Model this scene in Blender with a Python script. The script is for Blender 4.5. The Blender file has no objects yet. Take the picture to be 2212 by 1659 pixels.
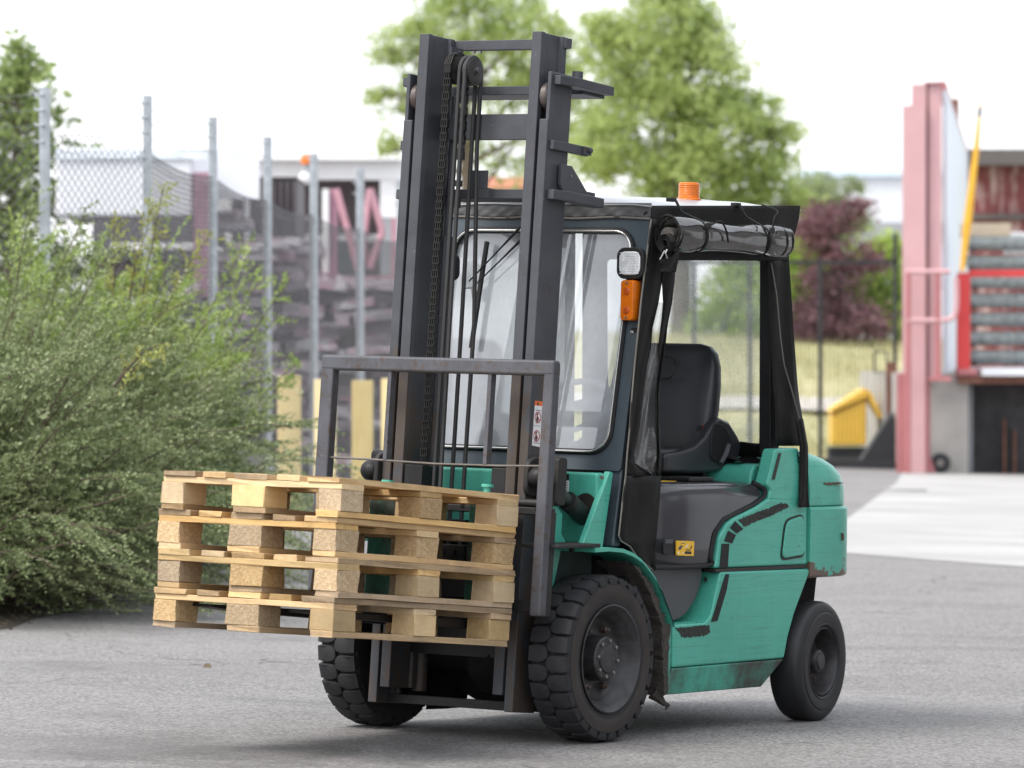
import bpy, bmesh, math, random
import numpy as np
from mathutils import Matrix, Vector

random.seed(7)
RNG = np.random.default_rng(11)
SC = bpy.context.scene
COL = SC.collection
R_ = math.radians

# ------------------------------------------------------------------ camera
CAM_H = 1.4843
FOC = 12000.0                      # focal length in pixels of a 2560 px wide frame
cam_d = bpy.data.cameras.new("camera")
cam = bpy.data.objects.new("camera", cam_d)
COL.objects.link(cam)
cam.location = (0, 0, CAM_H)
cam.rotation_euler = (math.pi / 2 - 0.0058111, 0, 0)
cam_d.sensor_width = 36.0
cam_d.lens = FOC * 36 / 2560
cam_d.clip_start = 0.5
cam_d.clip_end = 2000
cam_d.dof.use_dof = True
cam_d.dof.focus_distance = 18.9
cam_d.dof.aperture_fstop = 4.8
SC.camera = cam

# ------------------------------------------------------------------ sky, sun, exposure
SUN_EL, SUN_AZ = R_(54), R_(-122)      # bright overcast, light from behind left of the camera
wd = bpy.data.worlds.new("World")
SC.world = wd
wd.use_nodes = True
nt = wd.node_tree
nt.nodes.clear()
sky = nt.nodes.new("ShaderNodeTexSky")
sky.sky_type = 'NISHITA'
sky.sun_disc = False
sky.sun_elevation = SUN_EL
sky.sun_rotation = SUN_AZ
sky.air_density = 1.0
sky.dust_density = 4.0
sky.ozone_density = 1.0
bw = nt.nodes.new("ShaderNodeMix")                 # an even layer of bright cloud covers most of the blue
bw.data_type = 'RGBA'
bw.inputs[0].default_value = 0.70
bw.inputs[7].default_value = (6.6, 6.7, 6.9, 1.0)
bg = nt.nodes.new("ShaderNodeBackground")
bg.inputs["Strength"].default_value = 0.15
out = nt.nodes.new("ShaderNodeOutputWorld")
nt.links.new(sky.outputs[0], bw.inputs[6])
nt.links.new(bw.outputs[2], bg.inputs["Color"])
nt.links.new(bg.outputs[0], out.inputs["Surface"])

sun_d = bpy.data.lights.new("sun", 'SUN')
sun_d.energy = 1.5
sun_d.angle = R_(20)
sun_d.color = (1.0, 0.965, 0.91)
sun = bpy.data.objects.new("sun", sun_d)
COL.objects.link(sun)
_sd = Vector((math.sin(SUN_AZ) * math.cos(SUN_EL), math.cos(SUN_AZ) * math.cos(SUN_EL), math.sin(SUN_EL)))
sun.rotation_euler = _sd.to_track_quat('Z', 'Y').to_euler()
sun.location = (-8, 5, 20)

SC.view_settings.view_transform = 'Standard'
SC.view_settings.look = 'None'
SC.view_settings.gamma = 1.0
SC.view_settings.exposure = 0.98
SC.cycles.use_denoising = True
SC.cycles.max_bounces = 10
SC.cycles.transparent_max_bounces = 24
SC.cycles.caustics_reflective = False
SC.cycles.caustics_refractive = False

# ------------------------------------------------------------------ frames of reference
X0, Y0 = -0.11355, 18.87869
SLOPE = 0.02395                      # the yard falls gently to the right


def gz(x, y=0.0):
    return -SLOPE * (x - X0)


def at(u, v, Y):
    """world point on the sight line of photo pixel (u, v) of a 2212 x 1659 view at distance Y"""
    k = 2560 / 2212
    return Vector(((u * k - 1280) / FOC * Y, Y, CAM_H + (890.27 - v * k) / FOC * Y))


def xat(u, Y):
    return (u * 2560 / 2212 - 1280) / FOC * Y


def zat(v, Y):
    return CAM_H + (890.27 - v * 2560 / 2212) / FOC * Y


TRUCK_M = Matrix(((-0.5538871, 0.8322475, 0.0239433, X0),
                  (-0.8324861, -0.5540459, -0.0000017, Y0),
                  (0.0132643, -0.0199334, 0.9997133, 0.0),
                  (0, 0, 0, 1)))
TILT = 0.066145                      # the mast leans back
CT, ST = math.cos(TILT), math.sin(TILT)


def mt(p):
    a, y, h = p
    return (a * CT - h * ST, y, a * ST + h * CT)


# ------------------------------------------------------------------ helpers
class MB:
    """collects simple shapes; build() links them as ONE mesh object"""

    def __init__(self, xf=None):
        self.v, self.f, self.xf = [], [], xf

    def _add(self, vs, fs):
        o = len(self.v)
        if self.xf:
            vs = [self.xf(p) for p in vs]
        self.v += [tuple(p) for p in vs]
        self.f += [tuple(i + o for i in q) for q in fs]
        return self

    def box(self, x0, x1, y0, y1, z0, z1):
        vs = [(x, y, z) for z in (z0, z1) for y in (y0, y1) for x in (x0, x1)]
        fs = [(0, 2, 3, 1), (4, 5, 7, 6), (0, 1, 5, 4), (2, 6, 7, 3), (0, 4, 6, 2), (1, 3, 7, 5)]
        return self._add(vs, fs)

    def prism(self, poly, lo, hi, ax='y'):
        """polygon extruded along an axis: ax 'y' -> poly in (x,z); 'z' -> (x,y); 'x' -> (y,z)"""
        def mk(p, t):
            return {'y': (p[0], t, p[1]), 'z': (p[0], p[1], t), 'x': (t, p[0], p[1])}[ax]
        n = len(poly)
        vs = [mk(p, lo) for p in poly] + [mk(p, hi) for p in poly]
        fs = [tuple(range(n)), tuple(range(2 * n - 1, n - 1, -1))]
        fs += [(i, i + n, (i + 1) % n + n, (i + 1) % n) for i in range(n)]
        return self._add(vs, fs)

    def loft(self, rings, caps=True, closed=True):
        n = len(rings[0])
        vs = [p for r in rings for p in r]
        fs = []
        m = n if closed else n - 1
        for j in range(len(rings) - 1):
            for i in range(m):
                a, b = j * n + i, j * n + (i + 1) % n
                fs.append((a, b, b + n, a + n))
        if caps:
            fs.append(tuple(range(n - 1, -1, -1)))
            o = (len(rings) - 1) * n
            fs.append(tuple(o + i for i in range(n)))
        return self._add(vs, fs)

    def tube(self, path, r, n=10, caps=True):
        path = [Vector(p) for p in path]
        rings = []
        up = None
        for i, p in enumerate(path):
            t = (path[min(i + 1, len(path) - 1)] - path[max(i - 1, 0)]).normalized()
            if up is None:
                up = t.orthogonal().normalized()
            up = (up - t * up.dot(t)).normalized()
            b = t.cross(up)
            rr = r[i] if isinstance(r, (list, tuple)) else r
            rings.append([tuple(p + (up * math.cos(2 * math.pi * k / n) + b * math.sin(2 * math.pi * k / n)) * rr) for k in range(n)])
        return self.loft(rings, caps)

    def cyl(self, p0, p1, r, n=20):
        return self.tube([p0, p1], r, n)

    def lathe(self, prof, c, ax='y', n=48, close=False):
        """profile of (radius, offset along axis) turned round an axis through c"""
        rings = []
        for r, t in prof:
            ring = []
            for k in range(n):
                a = 2 * math.pi * k / n
                ca, sa = math.cos(a) * r, math.sin(a) * r
                ring.append({'y': (c[0] + ca, c[1] + t, c[2] + sa), 'z': (c[0] + ca, c[1] + sa, c[2] + t),
                             'x': (c[0] + t, c[1] + ca, c[2] + sa)}[ax])
            rings.append(ring)
        return self.loft(rings, caps=not close)

    def grid(self, fn, nu, nv):
        vs = [fn(i / nu, j / nv) for j in range(nv + 1) for i in range(nu + 1)]
        fs = [(j * (nu + 1) + i, j * (nu + 1) + i + 1, (j + 1) * (nu + 1) + i + 1, (j + 1) * (nu + 1) + i)
              for j in range(nv) for i in range(nu)]
        return self._add(vs, fs)

    def mesh(self, name, mat, smooth=35):
        me = bpy.data.meshes.new(name)
        me.from_pydata(self.v, [], self.f)
        me.validate()
        bm = bmesh.new()
        bm.from_mesh(me)
        bmesh.ops.recalc_face_normals(bm, faces=bm.faces)
        bm.to_mesh(me)
        bm.free()
        if mat is not None:
            me.materials.append(mat)
        if smooth:
            me.polygons.foreach_set("use_smooth", [True] * len(me.polygons))
            me.set_sharp_from_angle(angle=R_(smooth))
        return me

    def build(self, name, mat, parent=None, bevel=0.0, smooth=35, seg=2, solid=0.0, sub=0):
        me = self.mesh(name, mat, smooth)
        o = bpy.data.objects.new(name, me)
        COL.objects.link(o)
        if parent is not None:
            o.parent = parent
        if solid:
            m = o.modifiers.new("solid", 'SOLIDIFY')
            m.thickness = solid
            m.offset = 0
        if sub:
            m = o.modifiers.new("sub", 'SUBSURF')
            m.levels = m.render_levels = sub
        if bevel:
            m = o.modifiers.new("bevel", 'BEVEL')
            m.width = bevel
            m.segments = seg
            m.limit_method = 'ANGLE'
            m.angle_limit = R_(35)
            m.harden_normals = True
        return o


def link(name, me, parent=None, loc=None):
    o = bpy.data.objects.new(name, me)
    COL.objects.link(o)
    if parent is not None:
        o.parent = parent
    if loc is not None:
        o.location = loc
    return o


def np_mesh(name, verts, faces, mat):
    me = bpy.data.meshes.new(name)
    verts = np.asarray(verts, dtype=np.float32)
    faces = np.asarray(faces, dtype=np.int32)
    k = faces.shape[1]
    me.vertices.add(len(verts))
    me.vertices.foreach_set("co", verts.ravel())
    me.loops.add(faces.size)
    me.loops.foreach_set("vertex_index", faces.ravel())
    me.polygons.add(len(faces))
    me.polygons.foreach_set("loop_start", np.arange(0, faces.size, k, dtype=np.int32))
    me.polygons.foreach_set("loop_total", np.full(len(faces), k, dtype=np.int32))
    me.update(calc_edges=True)
    me.materials.append(mat)
    return me


def tag(o, label=None, cat=None, group=None, kind=None):
    if label:
        o["label"] = label
    if cat:
        o["category"] = cat
    if group:
        o["group"] = group
    if kind:
        o["kind"] = kind
    return o


def empty(name, loc=(0, 0, 0), rz=0.0):
    o = bpy.data.objects.new(name, None)
    COL.objects.link(o)
    o.location = loc
    o.rotation_euler = (0, 0, rz)
    o.empty_display_size = 0.1
    return o


def rounded(poly, r, n=4):
    """round the corners of a 2-D polygon"""
    out, m = [], len(poly)
    for i in range(m):
        p0, p1, p2 = Vector(poly[i - 1]), Vector(poly[i]), Vector(poly[(i + 1) % m])
        rr = r[i] if isinstance(r, (list, tuple)) else r
        a, b = (p0 - p1), (p2 - p1)
        la, lb = a.length, b.length
        d = min(rr, la * 0.48, lb * 0.48)
        if d < 1e-5:
            out.append(tuple(p1))
            continue
        A, B = p1 + a / la * d, p1 + b / lb * d
        for k in range(n + 1):
            t = k / n
            out.append(tuple(A * (1 - t) ** 2 + p1 * 2 * t * (1 - t) + B * t * t))
    return out


def smooth_path(pts, n=6):
    """Catmull-Rom through points"""
    P = [Vector(p) for p in pts]
    P = [P[0] * 2 - P[1]] + P + [P[-1] * 2 - P[-2]]
    o = []
    for i in range(1, len(P) - 2):
        for k in range(n):
            t = k / n
            o.append(0.5 * ((2 * P[i]) + (P[i + 1] - P[i - 1]) * t + (2 * P[i - 1] - 5 * P[i] + 4 * P[i + 1] - P[i + 2]) * t * t
                            + (-P[i - 1] + 3 * P[i] - 3 * P[i + 1] + P[i + 2]) * t ** 3))
    o.append(P[-2])
    return [tuple(p) for p in o]


# ------------------------------------------------------------------ materials
MATS = {}


def nd(t, typ, **kw):
    n = t.nodes.new(typ)
    for k, v in kw.items():
        if k in n.inputs:
            n.inputs[k].default_value = v
        else:
            setattr(n, k, v)
    return n


def rgb(c):
    return (c[0], c[1], c[2], 1.0)


def new_mat(name):
    m = bpy.data.materials.new(name)
    m.use_nodes = True
    t = m.node_tree
    b = t.nodes["Principled BSDF"]
    MATS[name] = m
    return m, t, b


def ramp(t, fac, stops):
    r = t.nodes.new("ShaderNodeValToRGB")
    e = r.color_ramp.elements
    e[0].position, e[0].color = stops[0][0], rgb(stops[0][1])
    e[1].position, e[1].color = stops[-1][0], rgb(stops[-1][1])
    for p, c in stops[1:-1]:
        q = e.new(p)
        q.color = rgb(c)
    t.links.new(fac, r.inputs[0])
    return r.outputs[0]


def coords(t, kind="Object", scale=(1, 1, 1)):
    c = t.nodes.new("ShaderNodeTexCoord")
    mp = t.nodes.new("ShaderNodeMapping")
    mp.inputs["Scale"].default_value = scale
    t.links.new(c.outputs[kind], mp.inputs[0])
    return mp.outputs[0]


def noise(t, vec, scale, detail=5.0, rough=0.6, dist=0.0):
    n = nd(t, "ShaderNodeTexNoise", Scale=scale, Detail=detail, Roughness=rough, Distortion=dist)
    t.links.new(vec, n.inputs["Vector"])
    return n.outputs["Fac"]


def step(t, fac, lo, hi):
    m = nd(t, "ShaderNodeMapRange")
    m.inputs["From Min"].default_value = lo
    m.inputs["From Max"].default_value = hi
    t.links.new(fac, m.inputs["Value"])
    return m.outputs[0]


def mix(t, fac, a, b, mode='MIX'):
    m = nd(t, "ShaderNodeMix", data_type='RGBA', blend_type=mode)
    for s, v in ((0, fac), (6, a), (7, b)):
        if hasattr(v, "is_linked"):
            t.links.new(v, m.inputs[s])
        else:
            m.inputs[s].default_value = v if s == 0 else rgb(v)
    return m.outputs[2]


def mul(t, a, b, op='MULTIPLY'):
    m = nd(t, "ShaderNodeMath", operation=op)
    for s, v in ((0, a), (1, b)):
        if hasattr(v, "is_linked"):
            t.links.new(v, m.inputs[s])
        else:
            m.inputs[s].default_value = v
    return m.outputs[0]


def bump(t, b, h, strength=0.2, dist=0.01):
    n = nd(t, "ShaderNodeBump", Strength=strength, Distance=dist)
    t.links.new(h, n.inputs["Height"])
    t.links.new(n.outputs[0], b.inputs["Normal"])


def simple(name, col, rough=0.5, metal=0.0, var=0.15, vscale=6.0, bmp=0.0, bscale=60.0, kind="Object", stretch=(1, 1, 1), spec=0.5):
    """a plain surface with a little mottling of its own"""
    m, t, b = new_mat(name)
    v = coords(t, kind, stretch)
    n = noise(t, v, vscale)
    lo = tuple(c * (1 - var) for c in col)
    hi = tuple(min(1, c * (1 + var)) for c in col)
    c = ramp(t, n, [(0.3, lo), (0.7, hi)])
    t.links.new(c, b.inputs["Base Color"])
    b.inputs["Roughness"].default_value = rough
    b.inputs["Metallic"].default_value = metal
    b.inputs["Specular IOR Level"].default_value = spec
    if bmp:
        bump(t, b, noise(t, v, bscale), bmp, 0.01)
    return m


def m_green(name="green_paint", dirt=0.25, rust=False):
    m, t, b = new_mat(name)
    v = coords(t)
    base = ramp(t, noise(t, v, 2.2, 3), [(0.3, (0.058, 0.355, 0.265)), (0.7, (0.078, 0.415, 0.312))])
    # faint rubbed scratches, mostly lengthwise
    vs = coords(t, "Object", (5, 60, 160))
    sc = step(t, noise(t, vs, 1.0, 4, 0.7), 0.52, 0.70)
    c = mix(t, mul(t, sc, 0.55), base, (0.040, 0.19, 0.14))
    vs2 = coords(t, "Object", (40, 40, 2.5))
    runs = step(t, noise(t, vs2, 1.0, 4, 0.7), 0.54, 0.72)
    c = mix(t, mul(t, runs, 0.30), c, (0.15, 0.43, 0.335))
    # chips and grime
    big = noise(t, v, 5.5, 8, 0.72)
    chip = step(t, noise(t, v, 17, 6, 0.7), 0.685, 0.70)
    c = mix(t, mul(t, chip, 0.8), c, (0.030, 0.040, 0.034))
    gr = step(t, noise(t, v, 2.6, 8, 0.72), 0.62 - 0.22 * dirt, 0.86 - 0.26 * dirt)
    c = mix(t, mul(t, gr, min(1.0, 0.15 + dirt)), c, (0.048, 0.058, 0.046))
    if rust:
        # bare rusty scars along the bottom edge
        sepz = nd(t, "ShaderNodeSeparateXYZ")
        t.links.new(v, sepz.inputs[0])
        low = step(t, sepz.outputs[2], 0.70, 0.60)
        rs = step(t, mul(t, noise(t, v, 11, 6, 0.7), mul(t, low, 0.25), 'ADD'), 0.68, 0.70)
        c = mix(t, rs, c, (0.105, 0.066, 0.045))
    t.links.new(c, b.inputs["Base Color"])
    t.links.new(step(t, big, 0.2, 0.9), b.inputs["Roughness"])
    rr = nd(t, "ShaderNodeMapRange")
    rr.inputs["To Min"].default_value = 0.30
    rr.inputs["To Max"].default_value = 0.55
    t.links.new(big, rr.inputs["Value"])
    t.links.new(rr.outputs[0], b.inputs["Roughness"])
    b.inputs["Coat Weight"].default_value = 0.12
    bump(t, b, noise(t, v, 14, 3), 0.05, 0.01)
    return m


def m_steel(name, base, rust_amt=0.25, rough=0.42, scratch=0.3, metal=0.25, rust=(0.13, 0.062, 0.032), scale=1.0, low=0.0):
    m, t, b = new_mat(name)
    v = coords(t)
    c = ramp(t, noise(t, v, 7 * scale, 4), [(0.25, tuple(x * 0.78 for x in base)), (0.75, tuple(x * 1.2 for x in base))])
    vs = coords(t, "Object", (60, 60, 4))
    s = step(t, noise(t, vs, 1.0, 5, 0.7), 0.60, 0.75)
    c = mix(t, mul(t, s, scratch), c, tuple(min(1, x * 2.1) for x in base))
    r1 = step(t, noise(t, v, 17 * scale, 9, 0.78, 0.5), 0.66 - rust_amt * 0.24, 0.74 - rust_amt * 0.20)
    c = mix(t, mul(t, r1, min(1, rust_amt * 2.4)), c, rust)
    if low:
        # the lower stretch, rubbed by the carriage, is bare and rusty
        sz = nd(t, "ShaderNodeSeparateXYZ")
        t.links.new(v, sz.inputs[0])
        lz = step(t, sz.outputs[2], 1.75, 1.25)
        lr = step(t, mul(t, noise(t, coords(t, "Object", (9, 9, 3.5)), 1.0, 8, .75, .4), mul(t, lz, .16), 'ADD'), .62, .70)
        c = mix(t, mul(t, lr, low), c, (0.085, 0.062, 0.046))
    dots = step(t, noise(t, v, 60, 3, 0.6), 0.69, 0.74)
    c = mix(t, mul(t, dots, 0.5), c, tuple(min(1, x * 3.2) for x in base))
    t.links.new(c, b.inputs["Base Color"])
    b.inputs["Roughness"].default_value = rough
    b.inputs["Metallic"].default_value = metal
    b.inputs["Specular IOR Level"].default_value = 0.3
    bump(t, b, noise(t, v, 90, 3), 0.06, 0.004)
    return m


def m_glass(name, tint=(0.93, 0.96, 0.97), dust_glare=0.10, dust_glare_col=(0.75, 0.77, 0.78), scratch=0.0, rough=0.015, ior=1.5, dscale=6.0):  # milky film; on the windscreen it paints in sky reflection
    m, t, b = new_mat(name)
    t.nodes.remove(b)
    o = [n for n in t.nodes if n.type == 'OUTPUT_MATERIAL'][0]
    tr = nd(t, "ShaderNodeBsdfTransparent", Color=rgb(tint))
    gl = nd(t, "ShaderNodeBsdfGlossy", Roughness=rough)
    df = nd(t, "ShaderNodeBsdfDiffuse", Color=rgb(dust_glare_col))
    tl = nd(t, "ShaderNodeBsdfTranslucent", Color=rgb(dust_glare_col))
    d2 = nd(t, "ShaderNodeMixShader", Fac=0.5)
    t.links.new(df.outputs[0], d2.inputs[1])
    t.links.new(tl.outputs[0], d2.inputs[2])
    fr = nd(t, "ShaderNodeFresnel", IOR=ior)
    m1 = nd(t, "ShaderNodeMixShader")
    t.links.new(fr.outputs[0], m1.inputs[0])
    t.links.new(tr.outputs[0], m1.inputs[1])
    t.links.new(gl.outputs[0], m1.inputs[2])
    v = coords(t)
    f = step(t, noise(t, v, dscale, 5, 0.65), 0.0, 1.0)
    f = mul(t, f, dust_glare * 2)
    if scratch:
        vs = coords(t, "Object", (4, 4, 26))
        s = step(t, noise(t, vs, 1.0, 6, 0.75, 2.2), 0.62, 0.72)
        f = mul(t, f, mul(t, s, scratch), 'ADD')
        w = step(t, noise(t, v, 3.2, 2, 0.5, 0.8), 0.60, 0.72)
        f = mul(t, f, mul(t, w, scratch * 0.9), 'ADD')
    m2 = nd(t, "ShaderNodeMixShader")
    t.links.new(f, m2.inputs[0])
    t.links.new(m1.outputs[0], m2.inputs[1])
    t.links.new(d2.outputs[0], m2.inputs[2])
    t.links.new(m2.outputs[0], o.inputs["Surface"])
    return m


def m_leaf(name, c0, c1, c2, rough=0.5, scale=3.0, transl=0.35):
    m, t, b = new_mat(name)
    o = [n for n in t.nodes if n.type == 'OUTPUT_MATERIAL'][0]
    v = coords(t)
    n1 = noise(t, v, scale, 3)
    n2 = noise(t, v, scale * 25, 2)
    f = mul(t, mul(t, n1, 0.6), mul(t, n2, 0.4), 'ADD')
    c = ramp(t, f, [(0.36, c0), (0.5, c1), (0.64, c2)])
    t.links.new(c, b.inputs["Base Color"])
    b.inputs["Roughness"].default_value = rough
    tl = nd(t, "ShaderNodeBsdfTranslucent")
    t.links.new(c, tl.inputs["Color"])
    mx = nd(t, "ShaderNodeMixShader", Fac=transl)
    t.links.new(b.outputs[0], mx.inputs[1])
    t.links.new(tl.outputs[0], mx.inputs[2])
    t.links.new(mx.outputs[0], o.inputs["Surface"])
    return m


def m_wood(name, c0, c1, stretch=(3, 40, 40), grime=0.4):
    m, t, b = new_mat(name)
    oi = t.nodes.new("ShaderNodeObjectInfo")
    v0 = t.nodes.new("ShaderNodeTexCoord")
    ad = nd(t, "ShaderNodeVectorMath", operation='ADD')
    sc3 = nd(t, "ShaderNodeVectorMath", operation='SCALE')
    cb = nd(t, "ShaderNodeCombineXYZ")
    for i in range(3):
        t.links.new(oi.outputs["Random"], cb.inputs[i])
    t.links.new(cb.outputs[0], sc3.inputs[0])
    sc3.inputs["Scale"].default_value = 9.0
    t.links.new(v0.outputs["Object"], ad.inputs[0])
    t.links.new(sc3.outputs[0], ad.inputs[1])
    mp = t.nodes.new("ShaderNodeMapping")
    mp.inputs["Scale"].default_value = stretch
    t.links.new(ad.outputs[0], mp.inputs[0])
    g = noise(t, mp.outputs[0], 1.0, 5, 0.65, 0.6)
    c = ramp(t, g, [(0.25, c0), (0.75, c1)])
    big = noise(t, ad.outputs[0], 5.0, 5, 0.7)
    gm = step(t, big, 0.48, 0.72)
    c = mix(t, mul(t, gm, grime), c, (0.16, 0.125, 0.085))
    # every piece has its own tone
    hv = nd(t, "ShaderNodeHueSaturation")
    mr = nd(t, "ShaderNodeMapRange")
    mr.inputs["To Min"].default_value = 0.62
    mr.inputs["To Max"].default_value = 1.15
    t.links.new(oi.outputs["Random"], mr.inputs["Value"])
    t.links.new(mr.outputs[0], hv.inputs["Value"])
    mr2 = nd(t, "ShaderNodeMapRange")
    mr2.inputs["To Min"].default_value = 1.05
    mr2.inputs["To Max"].default_value = 0.76
    t.links.new(mul(t, mul(t, oi.outputs["Random"], 7.31), 1.0, 'MODULO'), mr2.inputs["Value"])
    t.links.new(mr2.outputs[0], hv.inputs["Saturation"])
    t.links.new(c, hv.inputs["Color"])
    t.links.new(hv.outputs[0], b.inputs["Base Color"])
    b.inputs["Roughness"].default_value = 0.8
    b.inputs["Specular IOR Level"].default_value = 0.25
    bump(t, b, mul(t, g, noise(t, ad.outputs[0], 70, 3), 'ADD'), 0.35, 0.004)
    return m


def m_chip(name):
    """pressed wood-chip block"""
    m, t, b = new_mat(name)
    oi = t.nodes.new("ShaderNodeObjectInfo")
    v = coords(t)
    vo = nd(t, "ShaderNodeTexVoronoi", Scale=120.0)
    t.links.new(v, vo.inputs["Vector"])
    sep = nd(t, "ShaderNodeSeparateColor")
    t.links.new(vo.outputs["Color"], sep.inputs[0])
    c = ramp(t, sep.outputs[0], [(0.0, (0.42, 0.285, 0.145)), (0.5, (0.485, 0.34, 0.18)), (1.0, (0.56, 0.41, 0.235))])
    gm = step(t, noise(t, v, 9, 4, 0.7), 0.5, 0.8)
    c = mix(t, mul(t, gm, 0.35), c, (0.2, 0.15, 0.09))
    hv = nd(t, "ShaderNodeHueSaturation")
    mr = nd(t, "ShaderNodeMapRange")
    mr.inputs["To Min"].default_value = 0.72
    mr.inputs["To Max"].default_value = 1.12
    t.links.new(oi.outputs["Random"], mr.inputs["Value"])
    t.links.new(mr.outputs[0], hv.inputs["Value"])
    mr2 = nd(t, "ShaderNodeMapRange")
    mr2.inputs["To Min"].default_value = 0.70
    mr2.inputs["To Max"].default_value = 1.05
    t.links.new(mul(t, mul(t, oi.outputs["Random"], 5.7), 1.0, 'MODULO'), mr2.inputs["Value"])
    t.links.new(mr2.outputs[0], hv.inputs["Saturation"])
    t.links.new(c, hv.inputs["Color"])
    t.links.new(hv.outputs[0], b.inputs["Base Color"])
    b.inputs["Roughness"].default_value = 0.85
    b.inputs["Specular IOR Level"].default_value = 0.2
    bump(t, b, vo.outputs["Distance"], 0.4, 0.004)
    return m


def m_asphalt():
    m, t, b = new_mat("asphalt")
    v = coords(t)
    fine = noise(t, v, 150, 4, 0.8)
    vo = nd(t, "ShaderNodeTexVoronoi", Scale=96.0)
    t.links.new(v, vo.inputs["Vector"])
    sep = nd(t, "ShaderNodeSeparateColor")
    t.links.new(vo.outputs["Color"], sep.inputs[0])
    c = ramp(t, mul(t, mul(t, fine, 0.5), mul(t, sep.outputs[0], 0.5), 'ADD'),
             [(0.25, (0.085, 0.082, 0.080)), (0.5, (0.192, 0.186, 0.183)), (0.75, (0.33, 0.321, 0.316))])
    mid = noise(t, v, 0.55, 6, 0.62, 0.4)
    c = mix(t, mul(t, step(t, mid, 0.35, 0.68), 0.32), c, (0.29, 0.283, 0.280))
    # worn darker tracks and oil marks along the driving direction
    vd = nd(t, "ShaderNodeMapping")
    vd.inputs["Rotation"].default_value = (0, 0, R_(27))
    vd.inputs["Scale"].default_value = (0.35, 0.8, 1)
    tc = nd(t, "ShaderNodeTexCoord")
    t.links.new(tc.outputs["Object"], vd.inputs[0])
    tracks = step(t, noise(t, vd.outputs[0], 1.0, 5, 0.6, 0.5), 0.50, 0.68)
    c = mix(t, mul(t, tracks, 0.35), c, (0.10, 0.098, 0.097))
    blots = step(t, noise(t, v, 1.1, 7, 0.7), 0.57, 0.72)
    c = mix(t, mul(t, blots, 0.38), c, (0.055, 0.053, 0.052))
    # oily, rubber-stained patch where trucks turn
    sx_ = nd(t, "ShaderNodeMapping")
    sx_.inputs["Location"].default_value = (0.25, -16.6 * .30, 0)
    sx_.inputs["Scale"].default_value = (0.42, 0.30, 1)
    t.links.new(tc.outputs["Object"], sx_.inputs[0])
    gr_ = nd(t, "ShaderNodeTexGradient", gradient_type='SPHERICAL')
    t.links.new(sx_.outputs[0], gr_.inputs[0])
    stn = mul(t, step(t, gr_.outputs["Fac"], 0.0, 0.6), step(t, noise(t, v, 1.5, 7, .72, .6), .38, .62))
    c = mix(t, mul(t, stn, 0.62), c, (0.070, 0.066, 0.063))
    # hairline cracks
    wv_ = nd(t, "ShaderNodeVectorMath", operation='ADD')
    nn = nd(t, "ShaderNodeTexNoise", Scale=1.3, Detail=5.0)
    t.links.new(v, nn.inputs["Vector"])
    t.links.new(v, wv_.inputs[0])
    t.links.new(nn.outputs["Color"], wv_.inputs[1])
    vc = nd(t, "ShaderNodeTexVoronoi", Scale=0.33, feature='DISTANCE_TO_EDGE')
    t.links.new(wv_.outputs[0], vc.inputs["Vector"])
    ck = mul(t, step(t, vc.outputs["Distance"], 0.0045, 0.0015), step(t, noise(t, v, 0.8, 3), 0.45, 0.6))
    c = mix(t, mul(t, ck, 0.7), c, (0.05, 0.048, 0.047))
    t.links.new(c, b.inputs["Base Color"])
    b.inputs["Roughness"].default_value = 0.86
    b.inputs["Specular IOR Level"].default_value = 0.35
    bump(t, b, mul(t, fine, vo.outputs["Distance"], 'ADD'), 0.6, 0.006)
    return m
# ------------------------------------------------------------------ ground
ASPH = m_asphalt()


def sheet(name, pts, dz, mat, nx=1):
    mb = MB()
    mb._add([(x, y, gz(x, y) + dz) for x, y in pts], [tuple(range(len(pts)))])
    o = mb.build(name, mat, smooth=0)
    return tag(o, kind='structure')


sheet("ground", [(-160, -30), (160, -30), (160, 330), (-160, 330)], 0.0, ASPH)

CONC = simple("concrete_slab", (0.335, 0.33, 0.322), 0.8, var=0.20, vscale=0.5, bmp=0.2, bscale=40)
Yc = [47.5, 46.0, 66.6, 66.6, 60, 54, 50]
apron = [(xat(1690, 38.6), 38.6), (xat(1900, 37.3), 37.3), (xat(2280, 35.6), 35.6), (14.0, 34.0), (14, 66.3), (xat(1948, 66.3), 66.3),
         (xat(1938, 61), 61), (xat(1908, 56), 56), (xat(1872, 51), 51), (xat(1830, 46), 46), (xat(1760, 42), 42)]
sheet("concrete_pavement", apron, 0.004, CONC)
# a drain cover let into the slab
mb = MB()
gx, gy = xat(2250 / 1.1573, 57.0), 57.0
mb.lathe([(0.0, 0.0), (0.33, 0.0), (0.33, 0.006), (0.0, 0.006)], (gx, gy, gz(gx) + 0.005), 'z', 24)
tag(mb.build("manhole_cover", simple("cast_iron", (0.16, 0.155, 0.15), 0.6), smooth=30), "round grey manhole cover in the pale concrete slab", "manhole cover")

GRASS = m_leaf("meadow_grass", (0.32, 0.32, 0.15), (0.45, 0.43, 0.23), (0.56, 0.52, 0.32), 0.9, 0.5, 0.1)


def bank(i, j):
    x = -14 + 34 * i
    y = 71.5 + 75 * j
    s = max(0.0, min(1.0, (y - 74) / 30))
    s = s * s * (3 - 2 * s)
    return (x, y, gz(x) + 0.02 + 1.95 * s + 0.06 * math.sin(x * 1.3 + y * 0.7))


mb = MB()
mb.grid(bank, 40, 40)
tag(mb.build("grass_bank", GRASS, smooth=60), kind='structure')


def bank_z(x, y):
    s = max(0.0, min(1.0, (y - 74) / 30))
    s = s * s * (3 - 2 * s)
    return gz(x) + 0.02 + 1.95 * s


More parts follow.
